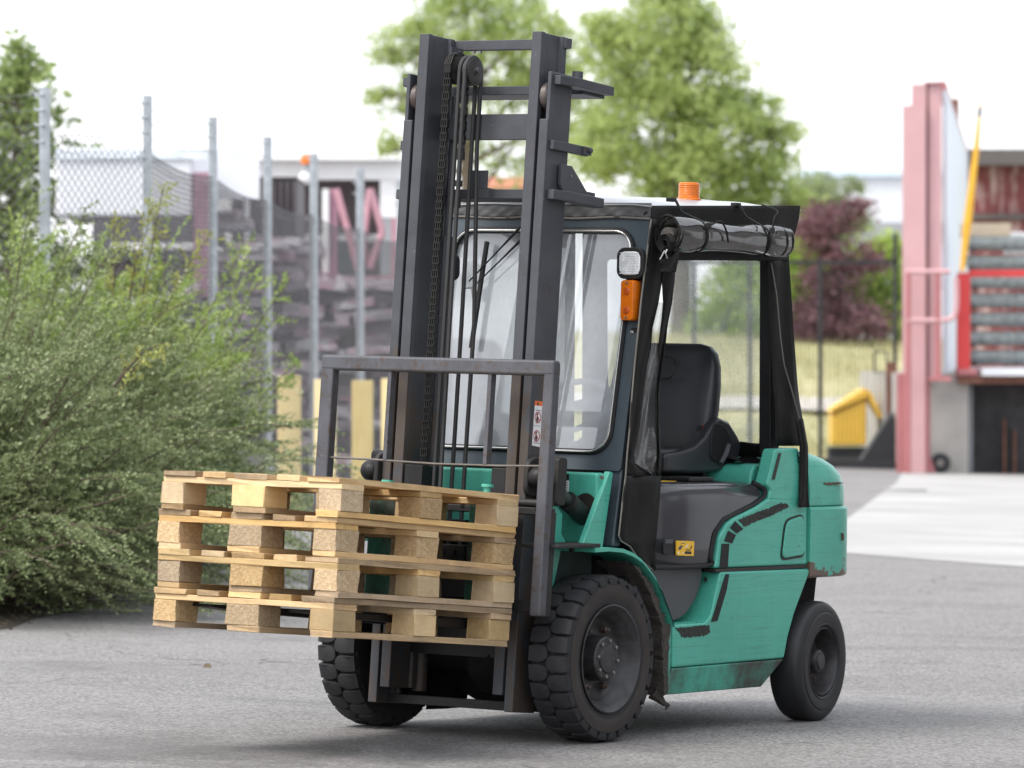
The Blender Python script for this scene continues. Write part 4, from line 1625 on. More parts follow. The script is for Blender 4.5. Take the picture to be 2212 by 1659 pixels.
VINYL = m_glass("clear_vinyl", (0.92, 0.94, 0.93), 0.27, (0.84, 0.87, 0.88), 0.22, 0.08)
VINYLG = m_glass("smoky_vinyl", (0.80, 0.80, 0.78), 0.10, (0.50, 0.50, 0.49), 0.18, 0.12, 1.9)
AMBER = simple("amber_lens", (0.80, 0.19, 0.008), 0.22, var=0.12, vscale=30)
AMBER.node_tree.nodes["Principled BSDF"].inputs["Transmission Weight"].default_value = 0.25
LENS = simple("clear_lamp_lens", (0.72, 0.74, 0.75), 0.12, 0.2, var=0.18, vscale=40, bmp=0.4, bscale=90)
STW = simple("sticker_white", (0.78, 0.78, 0.78), 0.5, var=.04)
STO = simple("sticker_orange", (0.75, 0.17, 0.04), 0.5, var=.05)
STR = simple("sticker_red", (0.42, 0.02, 0.03), 0.5, var=.05)
STY = simple("sticker_yellow", (0.78, 0.46, 0.03), 0.45, var=.1, vscale=30)
STK = simple("sticker_black", (0.02, 0.018, 0.016), 0.5)
STG = simple("sticker_dark_green", (0.01, 0.07, 0.08), 0.5)

# ---- lower body
for s in (1, -1):
    up = [(-.500, .440), (-.74, .440), (-.785, .470), (-.815, .540), (-.853, .640), (-1.575, .636), (-1.50, .53), (-1.445, .45), (-1.40, .36), (-1.372, .272), (-.505, .268)]
    mb = MB()
    mb.prism(up, s * .30, s * .560)
    sp = mb.build("side_panel", GREEN, TR, bevel=.010, seg=3)
    mb = MB()
    r0 = [(-.507, s * .31, .2665), (-.507, s * .559, .2665), (-1.371, s * .559, .2695), (-1.371, s * .31, .2695)]
    r1 = [(-.478, s * .31, .160), (-.478, s * .535, .160), (-1.235, s * .535, .160), (-1.235, s * .31, .160)]
    mb.loft([r0, r1])
    mb.build("sill", GREEN_D, TR, bevel=.006)
    # upper side panel and rear pillar foot
    up2 = [(-.818, .654), (-.848, .785), (-.905, .835), (-.95, .853), (-1.13, .898), (-1.225, .932), (-1.535, .932), (-1.549, .652)]
    mb = MB()
    mb.prism(up2, s * .375, s * .556)
    mb.build("hood_side_panel", GREEN, TR, bevel=.012, seg=3)
    mb = MB()
    mb.prism([(-1.225, .925), (-1.236, .965), (-1.205, .985), (-1.268, 1.132), (-1.452, 1.137), (-1.540, .91)], s * .492, s * .5565)
    mb.build("pillar_foot", GREEN, TR, bevel=.010, seg=3)
    # tread studs on the step
    # fender over the front wheel
    fp = [(.10, .754), (0.0, .756), (-.10, .749), (-.18, .730), (-.237, .705), (-.30, .664), (-.347, .628), (-.39, .585), (-.42, .545), (-.455, .495), (-.485, .448)]
    inn = [(x - .012 * (1 if x < -.2 else .3), z - .016) for x, z in fp]
    mb = MB()
    ring = lambda y: [(x, y, z) for x, z in fp + inn[::-1]]
    mb.loft([ring(s * .36), ring(s * .567)])
    mb.build("front_fender", GREEN, TR, bevel=.004)
    mb = MB()
    mb.box(-.499, -.482, *sorted((s * .33, s * .552)), .165, .445)
    mb.build("fender_apron", GREEN_D, TR, bevel=.004)
    # mud caked on the fender's inner side
    mb = MB()
    mp_ = [(-.155, .700), (-.24, .675), (-.33, .610), (-.40, .53), (-.455, .45), (-.482, .44), (-.476, .30), (-.478, .17), (-.455, .165), (-.440, .30), (-.425, .44), (-.35, .55), (-.25, .65)]
    mb.prism(ragged(mp_, .0045, .016, 2), s * .40, s * .552)
    mb.build("caked_mud", MUD, TR, bevel=.006)
    mb = MB()
    mb.box(-.47, .12, *sorted((s * .30, s * .372)), .22, .742)
    mb.build("wheel_arch_wall", UNDER if s < 0 else simple("grimy_arch_paint", (0.030, 0.050, 0.044), .8, var=.4, vscale=7, bmp=.4, bscale=30), TR)  # far wall blackened: underside shade put into its colour

# trailing rag of mud under the sill
mb = MB()
mb.tube([(-.45, .50, .168), (-.468, .52, .148), (-.485, .53, .128), (-.512, .535, .118), (-.50, .53, .100)], [.028, .020, .012, .010, .002], 7)
mb.build("mud_rag", MUD, TR)

# raised tread studs on the near step
mb = MB()
for i in range(9):
    for j in range(3):
        x, y = -.52 - .024 * i, .50 + .02 * j
        mb.box(x - .008, x + .008, y - .003, y + .003, .4402, .4440)
mb.build("step_studs", GREEN, TR)["kind"] = "stuff"

# grip tape on the near edges
Z5 = (1360, 1100, 2.698)
tapes = [[(1200, 700), (1250, 700), (1240, 860), (1185, 860)], [(1243, 612), (1295, 640), (1270, 698), (1217, 682)], [(1290, 548), (1345, 600), (1300, 630), (1257, 592)],
         [(1220, 905), (1245, 905), (1228, 1010), (1165, 1220), (1122, 1228), (1150, 1140), (1190, 1000)]]
for tp in tapes:
    mb = MB()
    mb.prism(zz(tp, *Z5, .558), .5562 if tp[0][1] < 900 else .5603, .5585 if tp[0][1] < 900 else .562)
    mb.build("grip_tape", TAPE, TR)
for tp, y in (([(1310, 540), (1400, 500), (1500, 465), (1590, 428), (1640, 432), (1650, 452), (1540, 505), (1440, 545), (1350, 588)], .556),
              ([(885, 1268), (1000, 1258), (1110, 1246), (1118, 1300), (1080, 1322), (980, 1330), (930, 1330), (915, 1300)], .560)):
    mb = MB()
    mb.prism(ragged(zz(tp, *Z5, y), .0018, .006, 4), y + .0003, y + .0016)
    mb.build("mud_smear", simple("worn_black_tape_%d" % int(y * 1000), (.030, .032, .028), .9, var=.5, vscale=60, bmp=.6, bscale=150), TR)
# fuel cover
c4 = zz([(1628, 548), (1742, 506), (1752, 772), (1596, 800)], *Z5, .556)
mb = MB()
mb.prism(rounded([(x + (.010 if x > -1.4 else -.010), z + (.008 if z > .75 else -.010)) for x, z in c4], .04), .5562, .5580)
mb.build("cover_gap", STK, TR)
mb = MB()
mb.prism(rounded(c4, .035), .5562, .566)
mb.build("fuel_cover", GREEN, TR, bevel=.006, seg=3)
mb = MB()
mb.box(-1.545, -.82, .50, .5545, .6395, .6525)
mb.build("panel_gap", STK, TR)
# black stripe on the pillar foot and its numeral
mb = MB()
mb.prism(zz([(1580, 88), (1600, 88), (1555, 268), (1535, 266)], *Z5, .557), .5563, .5585)
mb.build("pillar_stripe", STK, TR)
mb = MB()
for (cu, cv, r) in ((1997, 1138, .014), (1997, 1150, .0125)):
    x, z = ty(cu, cv, .5575)
    mb.lathe([(r * .55, -.0006), (r, -.0006), (r, .0006), (r * .55, .0006), (r * .55, -.0006)], (x, .5575, z), 'y', 18, True)
mb.build("numeral_eight", STG, TR)

# knee panel, hood
mb = MB()
mb.prism(rounded([(-.30, .662), (-.803, .662), (-.795, .60), (-.755, .53), (-.68, .470), (-.60, .446), (-.30, .446)], .03), -.505, .505)
mb.build("knee_panel", GREYK, TR, bevel=.008, seg=3)
x, z = ty(1360 + 1088 / 2.698, 1100 + 940 / 2.698, .506)
mb = MB()
mb.lathe([(0, 0), (.011, 0), (.011, .002), (.007, .003), (0, .001)], (x, .505, z), 'y', 14)
mb.build("trim_screw", BLK, TR)
hood = [(-.375, .672), (-.797, .672), (-.826, .792), (-.885, .842), (-.94, .866), (-1.12, .912), (-1.205, .945), (-1.205, .975), (-1.17, .992), (-1.05, .999), (-.47, .998), (-.405, .975), (-.382, .92)]
def hood_plan(z, xr, ins):
    W, xf = .537 - ins, -.372 - ins * .8
    R = .27
    side = [(xr + ins * .3, W - .012), (xr - .0 + .012 + ins * .3, W), (-.86 if xr < -.9 else xr + .02, W), (-.74, W + .002), (-.64, W)]
    for k in range(1, 9):
        th = R_(82) * k / 8
        side.append((-.64 + (.268 - ins * .8) * math.sin(th) / math.sin(R_(82)), W - .15 * (1 - math.cos(th))))
    return [(x, y, z) for x, y in side] + [(x, -y, z) for x, y in side[::-1]]


mb = MB()
HL = [(.672, -.792, .004), (.677, -.797, .0), (.735, -.810, 0), (.792, -.826, 0), (.820, -.853, 0), (.842, -.885, 0), (.866, -.94, 0), (.890, -1.03, 0), (.912, -1.12, 0), (.930, -1.175, .002),
      (.945, -1.205, .004), (.960, -1.208, .009), (.974, -1.203, .017), (.986, -1.19, .028), (.994, -1.165, .044), (.999, -1.13, .066)]
mb.loft([hood_plan(z, x, i) for z, x, i in HL])
mb.build("engine_hood", GREYP, TR, smooth=50)
mb = MB()
pth = smooth_path([(-.38, .536, .667), (-.79, .536, .667), (-.806, .536, .70), (-.834, .536, .79), (-.895, .536, .845), (-.95, .536, .862), (-1.13, .536, .905), (-1.215, .536, .94), (-1.222, .53, .97), (-1.18, .50, .995)], 5)
mb.tube(pth, .0105, 8)
mb.build("hood_seal", BLK, TR)
# hood details: handle pocket and warning sticker
a = zz([(800, 690), (866, 690), (866, 772), (800, 772)], *Z5, .537)
mb = MB()
mb.prism(rounded(a, .006), .530, .5415)
hp = mb.build("handle_pocket", BLK, TR, bevel=.002)
mb = MB()
xs = [p[0] for p in a]
mb.box(min(xs) + .01, max(xs) - .01, .540, .5450, a[2][1] + .045, a[2][1] + .06)
mb.build("latch", GREYK, hp)
a = zz([(890, 679), (1008, 682), (1005, 782), (889, 778)], *Z5, .537)
mb = MB()
mb.prism(rounded(a, .005), .5352, .5410)
stk = mb.build("warning_sticker", STY, TR)
S1 = (1660, 1320, 20.74)
for nm, mat, shp in (("seat_symbol", STK, [(1080, 1225), (1140, 1205), (1420, 1210), (1415, 1360), (1080, 1345)]), ("seat_symbol", STK, [(1110, 1130), (1250, 1100), (1390, 1140), (1385, 1165), (1120, 1160)]),
                     ("seat_symbol", STK, [(1420, 905), (1470, 915), (1400, 1105), (1345, 1085)]), ("truck_symbol", GREYK, [(790, 960), (880, 920), (960, 950), (880, 1120), (730, 1130), (720, 1110)]),
                     ("truck_symbol", STK, [(840, 870), (1020, 960), (1010, 975), (830, 885)]), ("truck_symbol", STK, [(960, 770), (1110, 780), (1090, 800), (850, 810)]),
                     ("arm_symbol", STW, [(1100, 1020), (1240, 840), (1270, 870), (1150, 1020)]), ("page_mark", STW, [(710, 1230), (780, 1230), (780, 1340), (720, 1340)]),
                     ("page_mark", STW, [(950, 1275), (1010, 1275), (1010, 1330), (950, 1330)]), ("page_mark", STW, [(955, 690), (1060, 750), (1050, 770), (950, 710)])):
    mb = MB()
    mb.prism(zz(shp, *S1, .5412), .5405, .5416)
    mb.build(nm, mat, stk, smooth=0)
# black shift box on the hood and a yellow strip beside it
mb = MB()
mb.box(-.93, -.74, .33, .47, .9995, 1.018)
mb.build("switch_box", BLK, TR, bevel=.006)
mb = MB()
mb.box(-.72, -.60, .36, .42, .9995, 1.002)
mb.build("yellow_label", STY, TR)
# green rear deck behind the seat, black sheet on it
mb = MB()
mb.prism(rounded([(-1.215, .93), (-1.56, .93), (-1.56, 1.068), (-1.225, 1.068)], [.0, .0, .02, .06], 5), -.47, .47)
mb.build("rear_deck", GREEN, TR, bevel=.012)
mb = MB()
mb.grid(lambda i, j: (-1.24 - .26 * i, -.40 + .80 * j, 1.078 + .012 * math.sin(9 * i + 14 * j) + .012 * math.sin(23 * j)), 10, 26)
mb.build("rear_apron", FABRIC, TR, solid=.003)

# ---- counterweight
def plan(W, xs, D, xf=-1.553, n=14, e=2 / 3.0):
    left = [(xf, W)]
    for k in range(n + 1):
        th = math.pi / 2 * k / n
        left.append((xs - D * math.sin(th) ** e, W * math.cos(th) ** e))
    return left + [(x, -y) for x, y in left[::-1][1:]]


lev = [(.598, .556, -1.66, .45), (.606, .566, -1.665, .455), (.880, .566, -1.66, .455), (.890, .560, -1.655, .45), (.893, .548, -1.65, .435), (.897, .556, -1.65, .440), (.90, .558, -1.65, .440),
       (.97, .557, -1.65, .435), (1.02, .550, -1.64, .42), (1.06, .538, -1.61, .39), (1.088, .522, -1.575, .34), (1.110, .50, -1.56, .24), (1.126, .47, -1.557, .12), (1.134, .43, -1.555, .05)]
mb = MB()
mb.loft([[(x, y, z) for x, y in plan(W, xs, D)] for z, W, xs, D in lev])
cw = mb.build("counterweight", GREEN_C, TR, smooth=28)
m_ = cw.modifiers.new("bevel", 'BEVEL')
m_.width, m_.segments, m_.limit_method, m_.angle_limit = .006, 2, 'ANGLE', R_(40)
RUSTP = simple("bare_rusty_patch", (0.115, 0.075, 0.055), 0.85, var=.4, vscale=40, bmp=.3, bscale=80)
for i, shp in enumerate(([(1885, 288), (2022, 286), (2020, 291), (1980, 300), (1950, 293), (1930, 306), (1890, 293)], [(2003, 630), (2008, 632), (2010, 672), (2005, 676)])):
    mb = MB()
    mb.prism(ragged(zz(shp, *Z5, .557), .0012, .008, i), .545, .5672 if i == 1 else .5590)
    mb.build("paint_scar", RUSTP, cw, smooth=0)
mb = MB()
mb.prism([(-1.58, .60), (-1.90, .60), (-1.86, .36), (-1.78, .30), (-1.60, .44)], -.40, .40)
mb.build("rear_axle_guard", UNDER, TR)
mb = MB()
mb.box(-1.75, -.30, -.335, .335, .19, .66)
mb.box(-1.56, -.40, -.35, .35, .64, .93)
mb.build("chassis_frame", UNDER, TR)
mb = MB()
mb.cyl((-1.664, -.47, .25), (-1.664, .47, .25), .05, 16)
mb.build("rear_axle", UNDER, TR)
mb = MB()
mb.cyl((0, -.43, .325), (0, .43, .325), .085, 20)
mb.lathe([(.085, -.16), (.14, -.10), (.155, 0), (.14, .10), (.085, .16)], (0, 0.12, .30), 'y', 20)
mb.build("drive_axle", UNDER, TR)
mb = MB()
gp = [tx(780 + a / 3.456, 1540 + b / 3.456, -.18) for a, b in ((1620, 790), (1440, 738), (1330, 670), (1245, 578), (1215, 640), (1190, 735), (1170, 800))]
mb.prism([(-.40, .74), (.40, .74), (.40, gp[0][1] - .02)] + gp + [(-.40, gp[-1][1] - .01)], -.30, -.18, 'x')
mb.build("front_bulkhead", UNDER, TR)

# ---- cowl
mb = MB()
mb.box(-.115, -.055, -.47, .47, .76, 1.040)
cowl = mb.build("dash_cowl", GREEN, TR, bevel=.012)
yk, zk = tx(1330 + 555 / 4.1475, 1160 + 400 / 4.1475, -.053)
mb = MB()
mb.lathe([(0, 0), (.052, 0), (.052, .004), (0, .004)], (-.056, yk, zk - .015), 'x', 24)
mb.build("cylinder_port", STK, cowl)


def cowl_plate(px, mat, x=-.0545, th=.002, name="data_plate", par=None):
    q = [tx(1330 + a / 4.1475, 1160 + b / 4.1475, x) for a, b in px]
    mb = MB()
    mb.prism(q, x, x + th, 'x')
    return mb.build(name, mat, par or cowl, smooth=0)


cowl_plate([(218, 98), (386, 102), (384, 168), (220, 166)], STK)
dp = cowl_plate([(220, 168), (384, 172), (380, 300), (218, 290)], STW)
for k in range(4):
    b = 192 + 24 * k
    cowl_plate([(232, b), (372, b + 3), (372, b + 8), (232, b + 5)], GREYK, -.0524, .0006, "text_line")
cowl_plate([(168, 325), (245, 330), (232, 455), (172, 452)], STW)
for (a, b) in ((725, 140), (225, 1022)):
    yk, zk = tx(1330 + a / 4.1475, 1160 + b / 4.1475, -.05 if a > 500 else .12)
    mb = MB()
    mb.lathe([(0, 0), (.008, 0), (.008, .008), (0, .008)], (-.055 if a > 500 else .12, yk, zk), 'x', 6)
    mb.build("hex_bolt", NUT, TR)
Z8 = (1330, 1160, 4.1475)
for s in (1, -1):
    mb = MB()
    mb.prism(zz([(800, 76), (838, 88), (728, 868), (518, 842)], *Z8, .485), s * .462, s * .488)
    mb.build("cowl_fin", GREEN, TR, bevel=.004)
    mb = MB()
    mb.prism(zz([(165, 335), (245, 420), (318, 520), (308, 720), (345, 790), (345, 832), (300, 905), (235, 1230), (180, 1345), (150, 1345), (150, 335)], *Z8, .40), s * .375, s * .40)
    mb.build("front_side_plate", GREEN if s > 0 else UNDER, TR, bevel=.003)  # far plate's black stands in for the shade below the truck
    mb = MB()
    mb.box(.062, .365, *sorted((s * .40, s * .568)), .757, .772)
    mb.box(.09, .11, *sorted((s * .45, s * .47)), .735, .757)
    mb.build("fender_step_plate", CARR, TR, bevel=.004)

# ---- wheels
def tyre_mesh(R, hw, N, lug):
    mb = MB()
    prof = [(.204, hw - .012), (.212, hw - .004), (.236, hw + .002), (.268, hw - .002), (.276, hw + .001), (R - .038, hw - .001), (R - .028, hw - .008), (R - lug, hw - .016), (R - lug, 0),
            (R - lug, -hw + .016), (R - .038, -hw), (.268, -hw), (.212, -hw), (.204, -hw + .012)]
    mb.lathe(prof, (0, 0, 0), 'y', 72, True)
    p = 2 * math.pi / N
    for side in (1, -1):
        for k in range(N):
            a0 = (k + (0.25 if side > 0 else 0.75)) * p
            rings = []
            for (r, sc, dr) in ((R - lug - .004, 1.06, 0), (R - .007, 1.0, 0), (R - .001, .94, 0), (R, .86, 0)):
                ring = []
                for (t, w) in ((hw - .001, .40), (hw * .74, .44), (hw * .35, .45), (hw * .10, .37), (-hw * .04, .20)):
                    ring.append((t, w))
                pts = [(t, w) for t, w in ring] + [(t, -w) for t, w in ring[::-1]]
                ct = hw * .48
                out = []
                for (t, w) in pts:
                    tt = ct + (t - ct) * (sc if t < hw * .9 else min(1, sc + .03))
                    an = a0 + w * sc * p
                    rr = r - (.010 if t > hw * .9 else 0) * (1 if r > R - lug else 0) - (.002 if t < 0 else 0)
                    out.append((rr * math.cos(an), side * tt, rr * math.sin(an)))
                rings.append(out)
            mb.loft(rings)
            # shoulder foot of the lug on the sidewall
            rings = []
            for (r, y, w) in ((R - .010, hw - .001, .40), (R - .022, hw + .001, .38), (R - .042, hw - .001, .30)):
                rings.append([(r * math.cos(a0 + q * w * p), side * (y - d), r * math.sin(a0 + q * w * p)) for q, d in ((-1, 0), (-1, .012), (1, .012), (1, 0))])
            mb.loft(rings)
    return mb.mesh("front_tyre", RUBBER, 30)


FT = tyre_mesh(.325, .0875, 27, .020)
mb = MB()
h_ = .0875
mb.lathe([(.196, -.08), (.2075, -.07), (.2075, h_ - .004), (.2125, h_ + .004), (.206, h_ + .006), (.198, h_ - .002), (.190, h_ - .012), (.184, h_ - .018), (.178, h_ - .034), (.172, h_ - .038), (.162, h_ - .066), (.145, h_ - .080), (.09, h_ - .084), (.0, h_ - .084)], (0, 0, 0), 'y', 56, True)
RIM_ME = mb.mesh("rim", RIMM, 40)
mb = MB()
mb.lathe([(0, h_ - .084), (.090, h_ - .084), (.086, h_ - .035), (.086, h_ - .022), (.080, h_ - .016), (.055, h_ - .016), (.052, h_ - .010), (.0, h_ - .010)], (0, 0, 0), 'y', 40, True)
HUB_ME = mb.mesh("hub", RIMM, 40)
mb = MB()
mb.lathe([(0, 0), (.0075, 0), (.0075, .010), (.005, .012), (0, .012)], (0, 0, 0), 'y', 8)
BOLT_ME = mb.mesh("hub_bolt", NUT, 30)
mb = MB()
mb.lathe([(0, 0), (.016, 0), (.016, .022), (.011, .026), (.008, .034), (0, .034)], (0, 0, 0), 'y', 6)
NUT_ME = mb.mesh("wheel_nut", simple("rusty_nut", (.09, .07, .06), .6, .4), 30)
mb = MB()
mb.lathe([(.2136, h_ - .0125), (.236, h_ + .0030), (.266, h_ + .0012), (.2762, h_ + .0018), (.2855, h_ + .0012), (.286, h_ - .006)], (0, 0, 0), 'y', 72, True)
SW_ME = mb.mesh("sidewall", SIDEW, 40)
for s in (1, -1):
    w = link("front_wheel", FT, TR)
    w.matrix_local = Matrix.Translation((0, s * (.585 - .0875), .325)) @ (Matrix.Rotation(math.pi if s < 0 else 0, 4, 'Z')) @ Matrix.Rotation(.09, 4, 'Y')
    link("rim", RIM_ME, w)
    link("sidewall", SW_ME, w)
    link("hub", HUB_ME, w)
    for k in range(8):
        a = 2 * math.pi * (k + .3) / 8
        link("hub_bolt", BOLT_ME, w, (.070 * math.cos(a), h_ - .018, .070 * math.sin(a)))
    for k in range(6):
        a = 2 * math.pi * (k + .1) / 6
        link("wheel_nut", NUT_ME, w, (.125 * math.cos(a), h_ - .083, .125 * math.sin(a)))

hr = .076
mb = MB()
mb.lathe([(.142, hr - .02), (.148, hr - .004), (.156, hr + .002), (.160, hr - .001), (.180, hr + .003), (.200, hr + .002), (.204, hr - .002), (.212, hr - .001), (.228, hr - .004), (.239, hr - .011), (.246, hr - .020), (.2495, hr - .032), (.251, 0), (.2495, -hr + .032), (.24, -hr + .012), (.21, -hr), (.15, -hr), (.142, -hr + .02)], (0, 0, 0), 'y', 72, True)
RT_ME = mb.mesh("rear_tyre", RUBBER2, 28)
mb = MB()
mb.lathe([(.141, hr - .03), (.1435, hr - .006), (.138, hr - .003), (.133, hr - .012), (.128, hr - .05), (.115, hr - .085), (.09, hr - .095), (0, hr - .095)], (0, 0, 0), 'y', 44, True)
RR_ME = mb.mesh("rim", RIMM, 40)
mb = MB()
mb.lathe([(0, hr - .095), (.052, hr - .095), (.050, hr - .03), (.046, hr - .022), (.036, hr - .018), (.034, hr - .012), (0, hr - .012)], (0, 0, 0), 'y', 32, True)
RH_ME = mb.mesh("hub", RIMM, 40)
for s in (1, -1):
    w = link("rear_wheel", RT_ME, TR)
    w.matrix_local = Matrix.Translation((-1.664, s * .5015, .2485)) @ Matrix.Rotation(R_(5.6) + (math.pi if s < 0 else 0), 4, 'Z')
    link("rim", RR_ME, w)
    link("hub", RH_ME, w)
    for k in range(5):
        a = 2 * math.pi * (k + .25) / 5
        link("wheel_nut", NUT_ME, w, (.088 * math.cos(a), hr - .098, .088 * math.sin(a)))

# ---- mast (built upright, leaned back by mt)
def rail_outer(s):
    def P(pts):
        return [(a, s * y) for a, y in pts]
    mb = MB(mt)
    full = [(.161, .341), (.318, .341), (.318, .300), (.298, .300), (.298, .324), (.181, .324), (.181, .292), (.161, .292)]
    cut = [(.161, .341), (.3125, .341), (.3125, .324), (.181, .324), (.181, .292), (.161, .292)]
    mb.prism(P(cut), .097, 2.577, 'z')
    mb.prism(P([(.298, .300), (.318, .300), (.318, .3405), (.298, .3405)]), .0975, 2.392, 'z')
    return mb.build("outer_mast_rail", IRON, TR, bevel=.004)


def rail_inner(s):
    mb = MB(mt)
    sec = [(.135, .243), (.163, .243), (.168, .254), (.285, .254), (.290, .243), (.318, .243), (.318, .288), (.290, .288), (.285, .274), (.168, .274), (.163, .288), (.135, .288)]
    mb.prism([(a, s * y) for a, y in sec], .16, 2.733, 'z')
    return mb.build("inner_mast_rail", IRON, TR, bevel=.003)


outer = {s: rail_outer(s) for s in (1, -1)}
inner = {s: rail_inner(s) for s in (1, -1)}
for s in (1, -1):
    mb = MB(mt)
    mb.lathe([(0, -.017), (.050, -.017), (.056, -.010), (.056, .010), (.050, .017), (0, .017)], (.262, s * .306, 2.485), 'y', 32)
    mb.build("mast_roller", m_steel("roller_steel_%d" % s, (.11, .095, .09), .4, .35, .2, .6), TR)
    mb = MB(mt)
    mb.box(.12, .16, *sorted((s * .255, s * .30)), 2.69, 2.728)
    mb.build("top_bar_lug", IRON, TR)
    # rear ears of the outer tie plates
    for (h0, h1, a0) in ((2.528, 2.564, -.075), (2.082, 2.120, -.05)):
        mb = MB(mt)
        mb.prism([(a0, s * .33), (a0, s * .385), (.20, s * .398), (.295, s * .372), (.295, s * .3412), (.155, s * .3412), (.155, s * .33)], h0, h1, 'z')
        mb.build("tie_plate_ear", IRON, TR, bevel=.003)
    mb = MB(mt)
    mb.prism([(.02, 2.1205), (.215, 2.1205), (.235, 2.15), (.235, 2.225), (.16, 2.225)], s * .348, s * .362)
    mb.build("gusset", IRON, TR, bevel=.002)
    mb = MB(mt)
    mb.box(.05, .30, *sorted((s * .3413, s * .362)), 2.275, 2.312)
    mb.box(.045, .095, *sorted((s * .362, s * .375)), 2.278, 2.310)
    mb.cyl((.07, s * .375, 2.295), (.07, s * .392, 2.295), .010, 8)
    mb.build("hose_clamp_bracket", IRON, TR, bevel=.003)
    mb = MB(mt)
    mb.cyl((.165, s * .342, 2.19 - .005), (.165, s * .365, 2.19 - .005), .006, 8)
    mb.build("grease_nipple", NUT, TR)
    # lift cylinder behind each rail
    mb = MB(mt)
    mb.cyl((.10, s * .25, .15), (.10, s * .25, 1.95), .030, 18)
    mb.cyl((.10, s * .25, 1.95), (.10, s * .25, 2.51), .018, 14)
    mb.cyl((.12, s * .335, 2.565), (.12, s * .335, 2.60), .022, 14)
    mb.build("lift_cylinder", IRON, TR)
    # rubber-bushed tilt bracket casting
    mb = MB(mt)
    mb.prism(rounded([(.20, .93), (.33, .93), (.345, .96), (.345, 1.06), (.30, 1.085), (.22, 1.085), (.20, 1.06)], .03), s * .3415, s * .365)
    mb.prism(rounded([(.19, .90), (.255, .90), (.255, 1.09), (.19, 1.09)], .02), s * .365, s * .445)
    mb.build("tilt_bracket", CARR, TR, bevel=.008, seg=3)
    mb = MB(mt)
    mb.lathe([(0, -.03), (.03, -.03), (.040, -.015), (.040, .015), (.03, .03), (0, .03)], (.315, s * .395, 1.005), 'y', 24)
    mb.build("side_roller", BLK, TR)
    # tilt cylinder
    mb = MB()
    p0, p1, p2 = Vector((.165, s * .405, .985)), Vector((.045, s * .405, .925)), Vector((-.16, s * .405, .822))
    mb.cyl(p0, p1, .0255, 20)
    mb.cyl(p1, p2, .0375, 24)
    mb.build("tilt_cylinder", simple("oily_green_black_%d" % s, (.020, .030, .027), .42, var=.5, vscale=10), TR, bevel=.002)
    mb = MB()
    mb.cyl(p1 + Vector((.012, 0, .006)), p1 - Vector((.012, 0, .006)), .0395, 24)
    mb.build("cylinder_collar", CARR, TR)
    mb = MB()
    mb.cyl(Vector((.172, s * .375, .988)), Vector((.172, s * .432, .988)), .018, 14)
    mb.cyl(Vector((.172, s * .432, .988)), Vector((.172, s * .440, .988)), .009, 8)
    mb.build("tilt_pin", NUT, TR)

mb = MB(mt)
mb.box(.108, .134, -.285, .285, 2.689, 2.729)
tb_ = mb.build("top_tie_bar", IRON, TR, bevel=.003)
for y in (-.16, -.13, .19):
    mb = MB(mt)
    mb.cyl((.121, y, 2.689), (.121, y, 2.678), .008, 6)
    mb.build("bar_bolt", NUT, tb_)
mb = MB(mt)
mb.box(-.07, .088, -.345, .345, 2.516, 2.5515)
mb.build("tie_plate", IRON, TR, bevel=.003)
mb = MB(mt)
mb.box(.138, .158, -.2535, .2535, 2.330, 2.432)
mb.build("inner_cross_plate", IRON, TR, bevel=.003)
mb = MB(mt)
mb.box(-.045, .09, -.345, .345, 2.104, 2.142)
mb.build("lower_tie_plate", IRON, TR, bevel=.003)
mb = MB(mt)
mb.box(.075, .085, -.165, -.085, 2.1425, 2.218)
mb.box(.02, .075, -.165, -.085, 2.1425, 2.150)
mb.build("angle_bracket", IRON, TR, bevel=.002)
mb = MB(mt)
mb.box(.17, .21, -.324, .324, .099, .135)
mb.build("bottom_tie_bar", CARR, TR, bevel=.003)
mb = MB(mt)
mb.box(.155, .172, -.324, .324, .30, .62)
mb.build("mast_cross_plate", CARR, TR)

# chain sheave, chain, hose sheave, hoses
SHV = m_steel("sheave_steel", (.055, .053, .052), .2, .4, .2, .4)
mb = MB(mt)
mb.lathe([(0, -.012), (.058, -.012), (.058, -.009), (.050, -.008), (.050, .008), (.058, .009), (.058, .012), (0, .012)], (.222, -.165, 2.60), 'y', 36)
mb.build("chain_sheave", SHV, TR)
mb = MB(mt)
prof = [(0, -.024)]
for k in range(2):
    c = -.012 + .024 * k
    prof += [(.056, c - .011), (.056, c - .009), (.046, c - .004), (.046, c + .004), (.056, c + .009), (.056, c + .011)]
prof += [(.052, .025), (.018, .025), (.016, .029), (0, .029)]
mb.lathe(prof, (.222, -.100, 2.592), 'y', 36)
mb.build("hose_sheave", SHV, TR)
mb = MB(mt)
mb.cyl((.222, -.19, 2.597), (.222, -.06, 2.597), .012, 10)
mb.box(.16, .245, -.19, -.183, 2.55, 2.69)
mb.build("sheave_axle", IRON, TR)


def link_mesh(off):
    mb = MB()
    L, w = .0135, .0095
    for y0 in off:
        pts = []
        for k in range(12):
            a = 2 * math.pi * k / 12
            sx = L if math.cos(a) > 0 else -L
            pts.append((w * math.sin(a) * (1 if abs(math.cos(a)) > .3 else .8), sx * .95 + w * .75 * math.cos(a)))
        mb.prism(pts, y0 - .0016, y0 + .0016)
    mb.cyl((0, -.017, L), (0, .017, L), .0042, 8)
    return mb.mesh("chain_link", simple("oily_chain_%d" % len(off), (.024, .023, .022), .38, .5), 30)


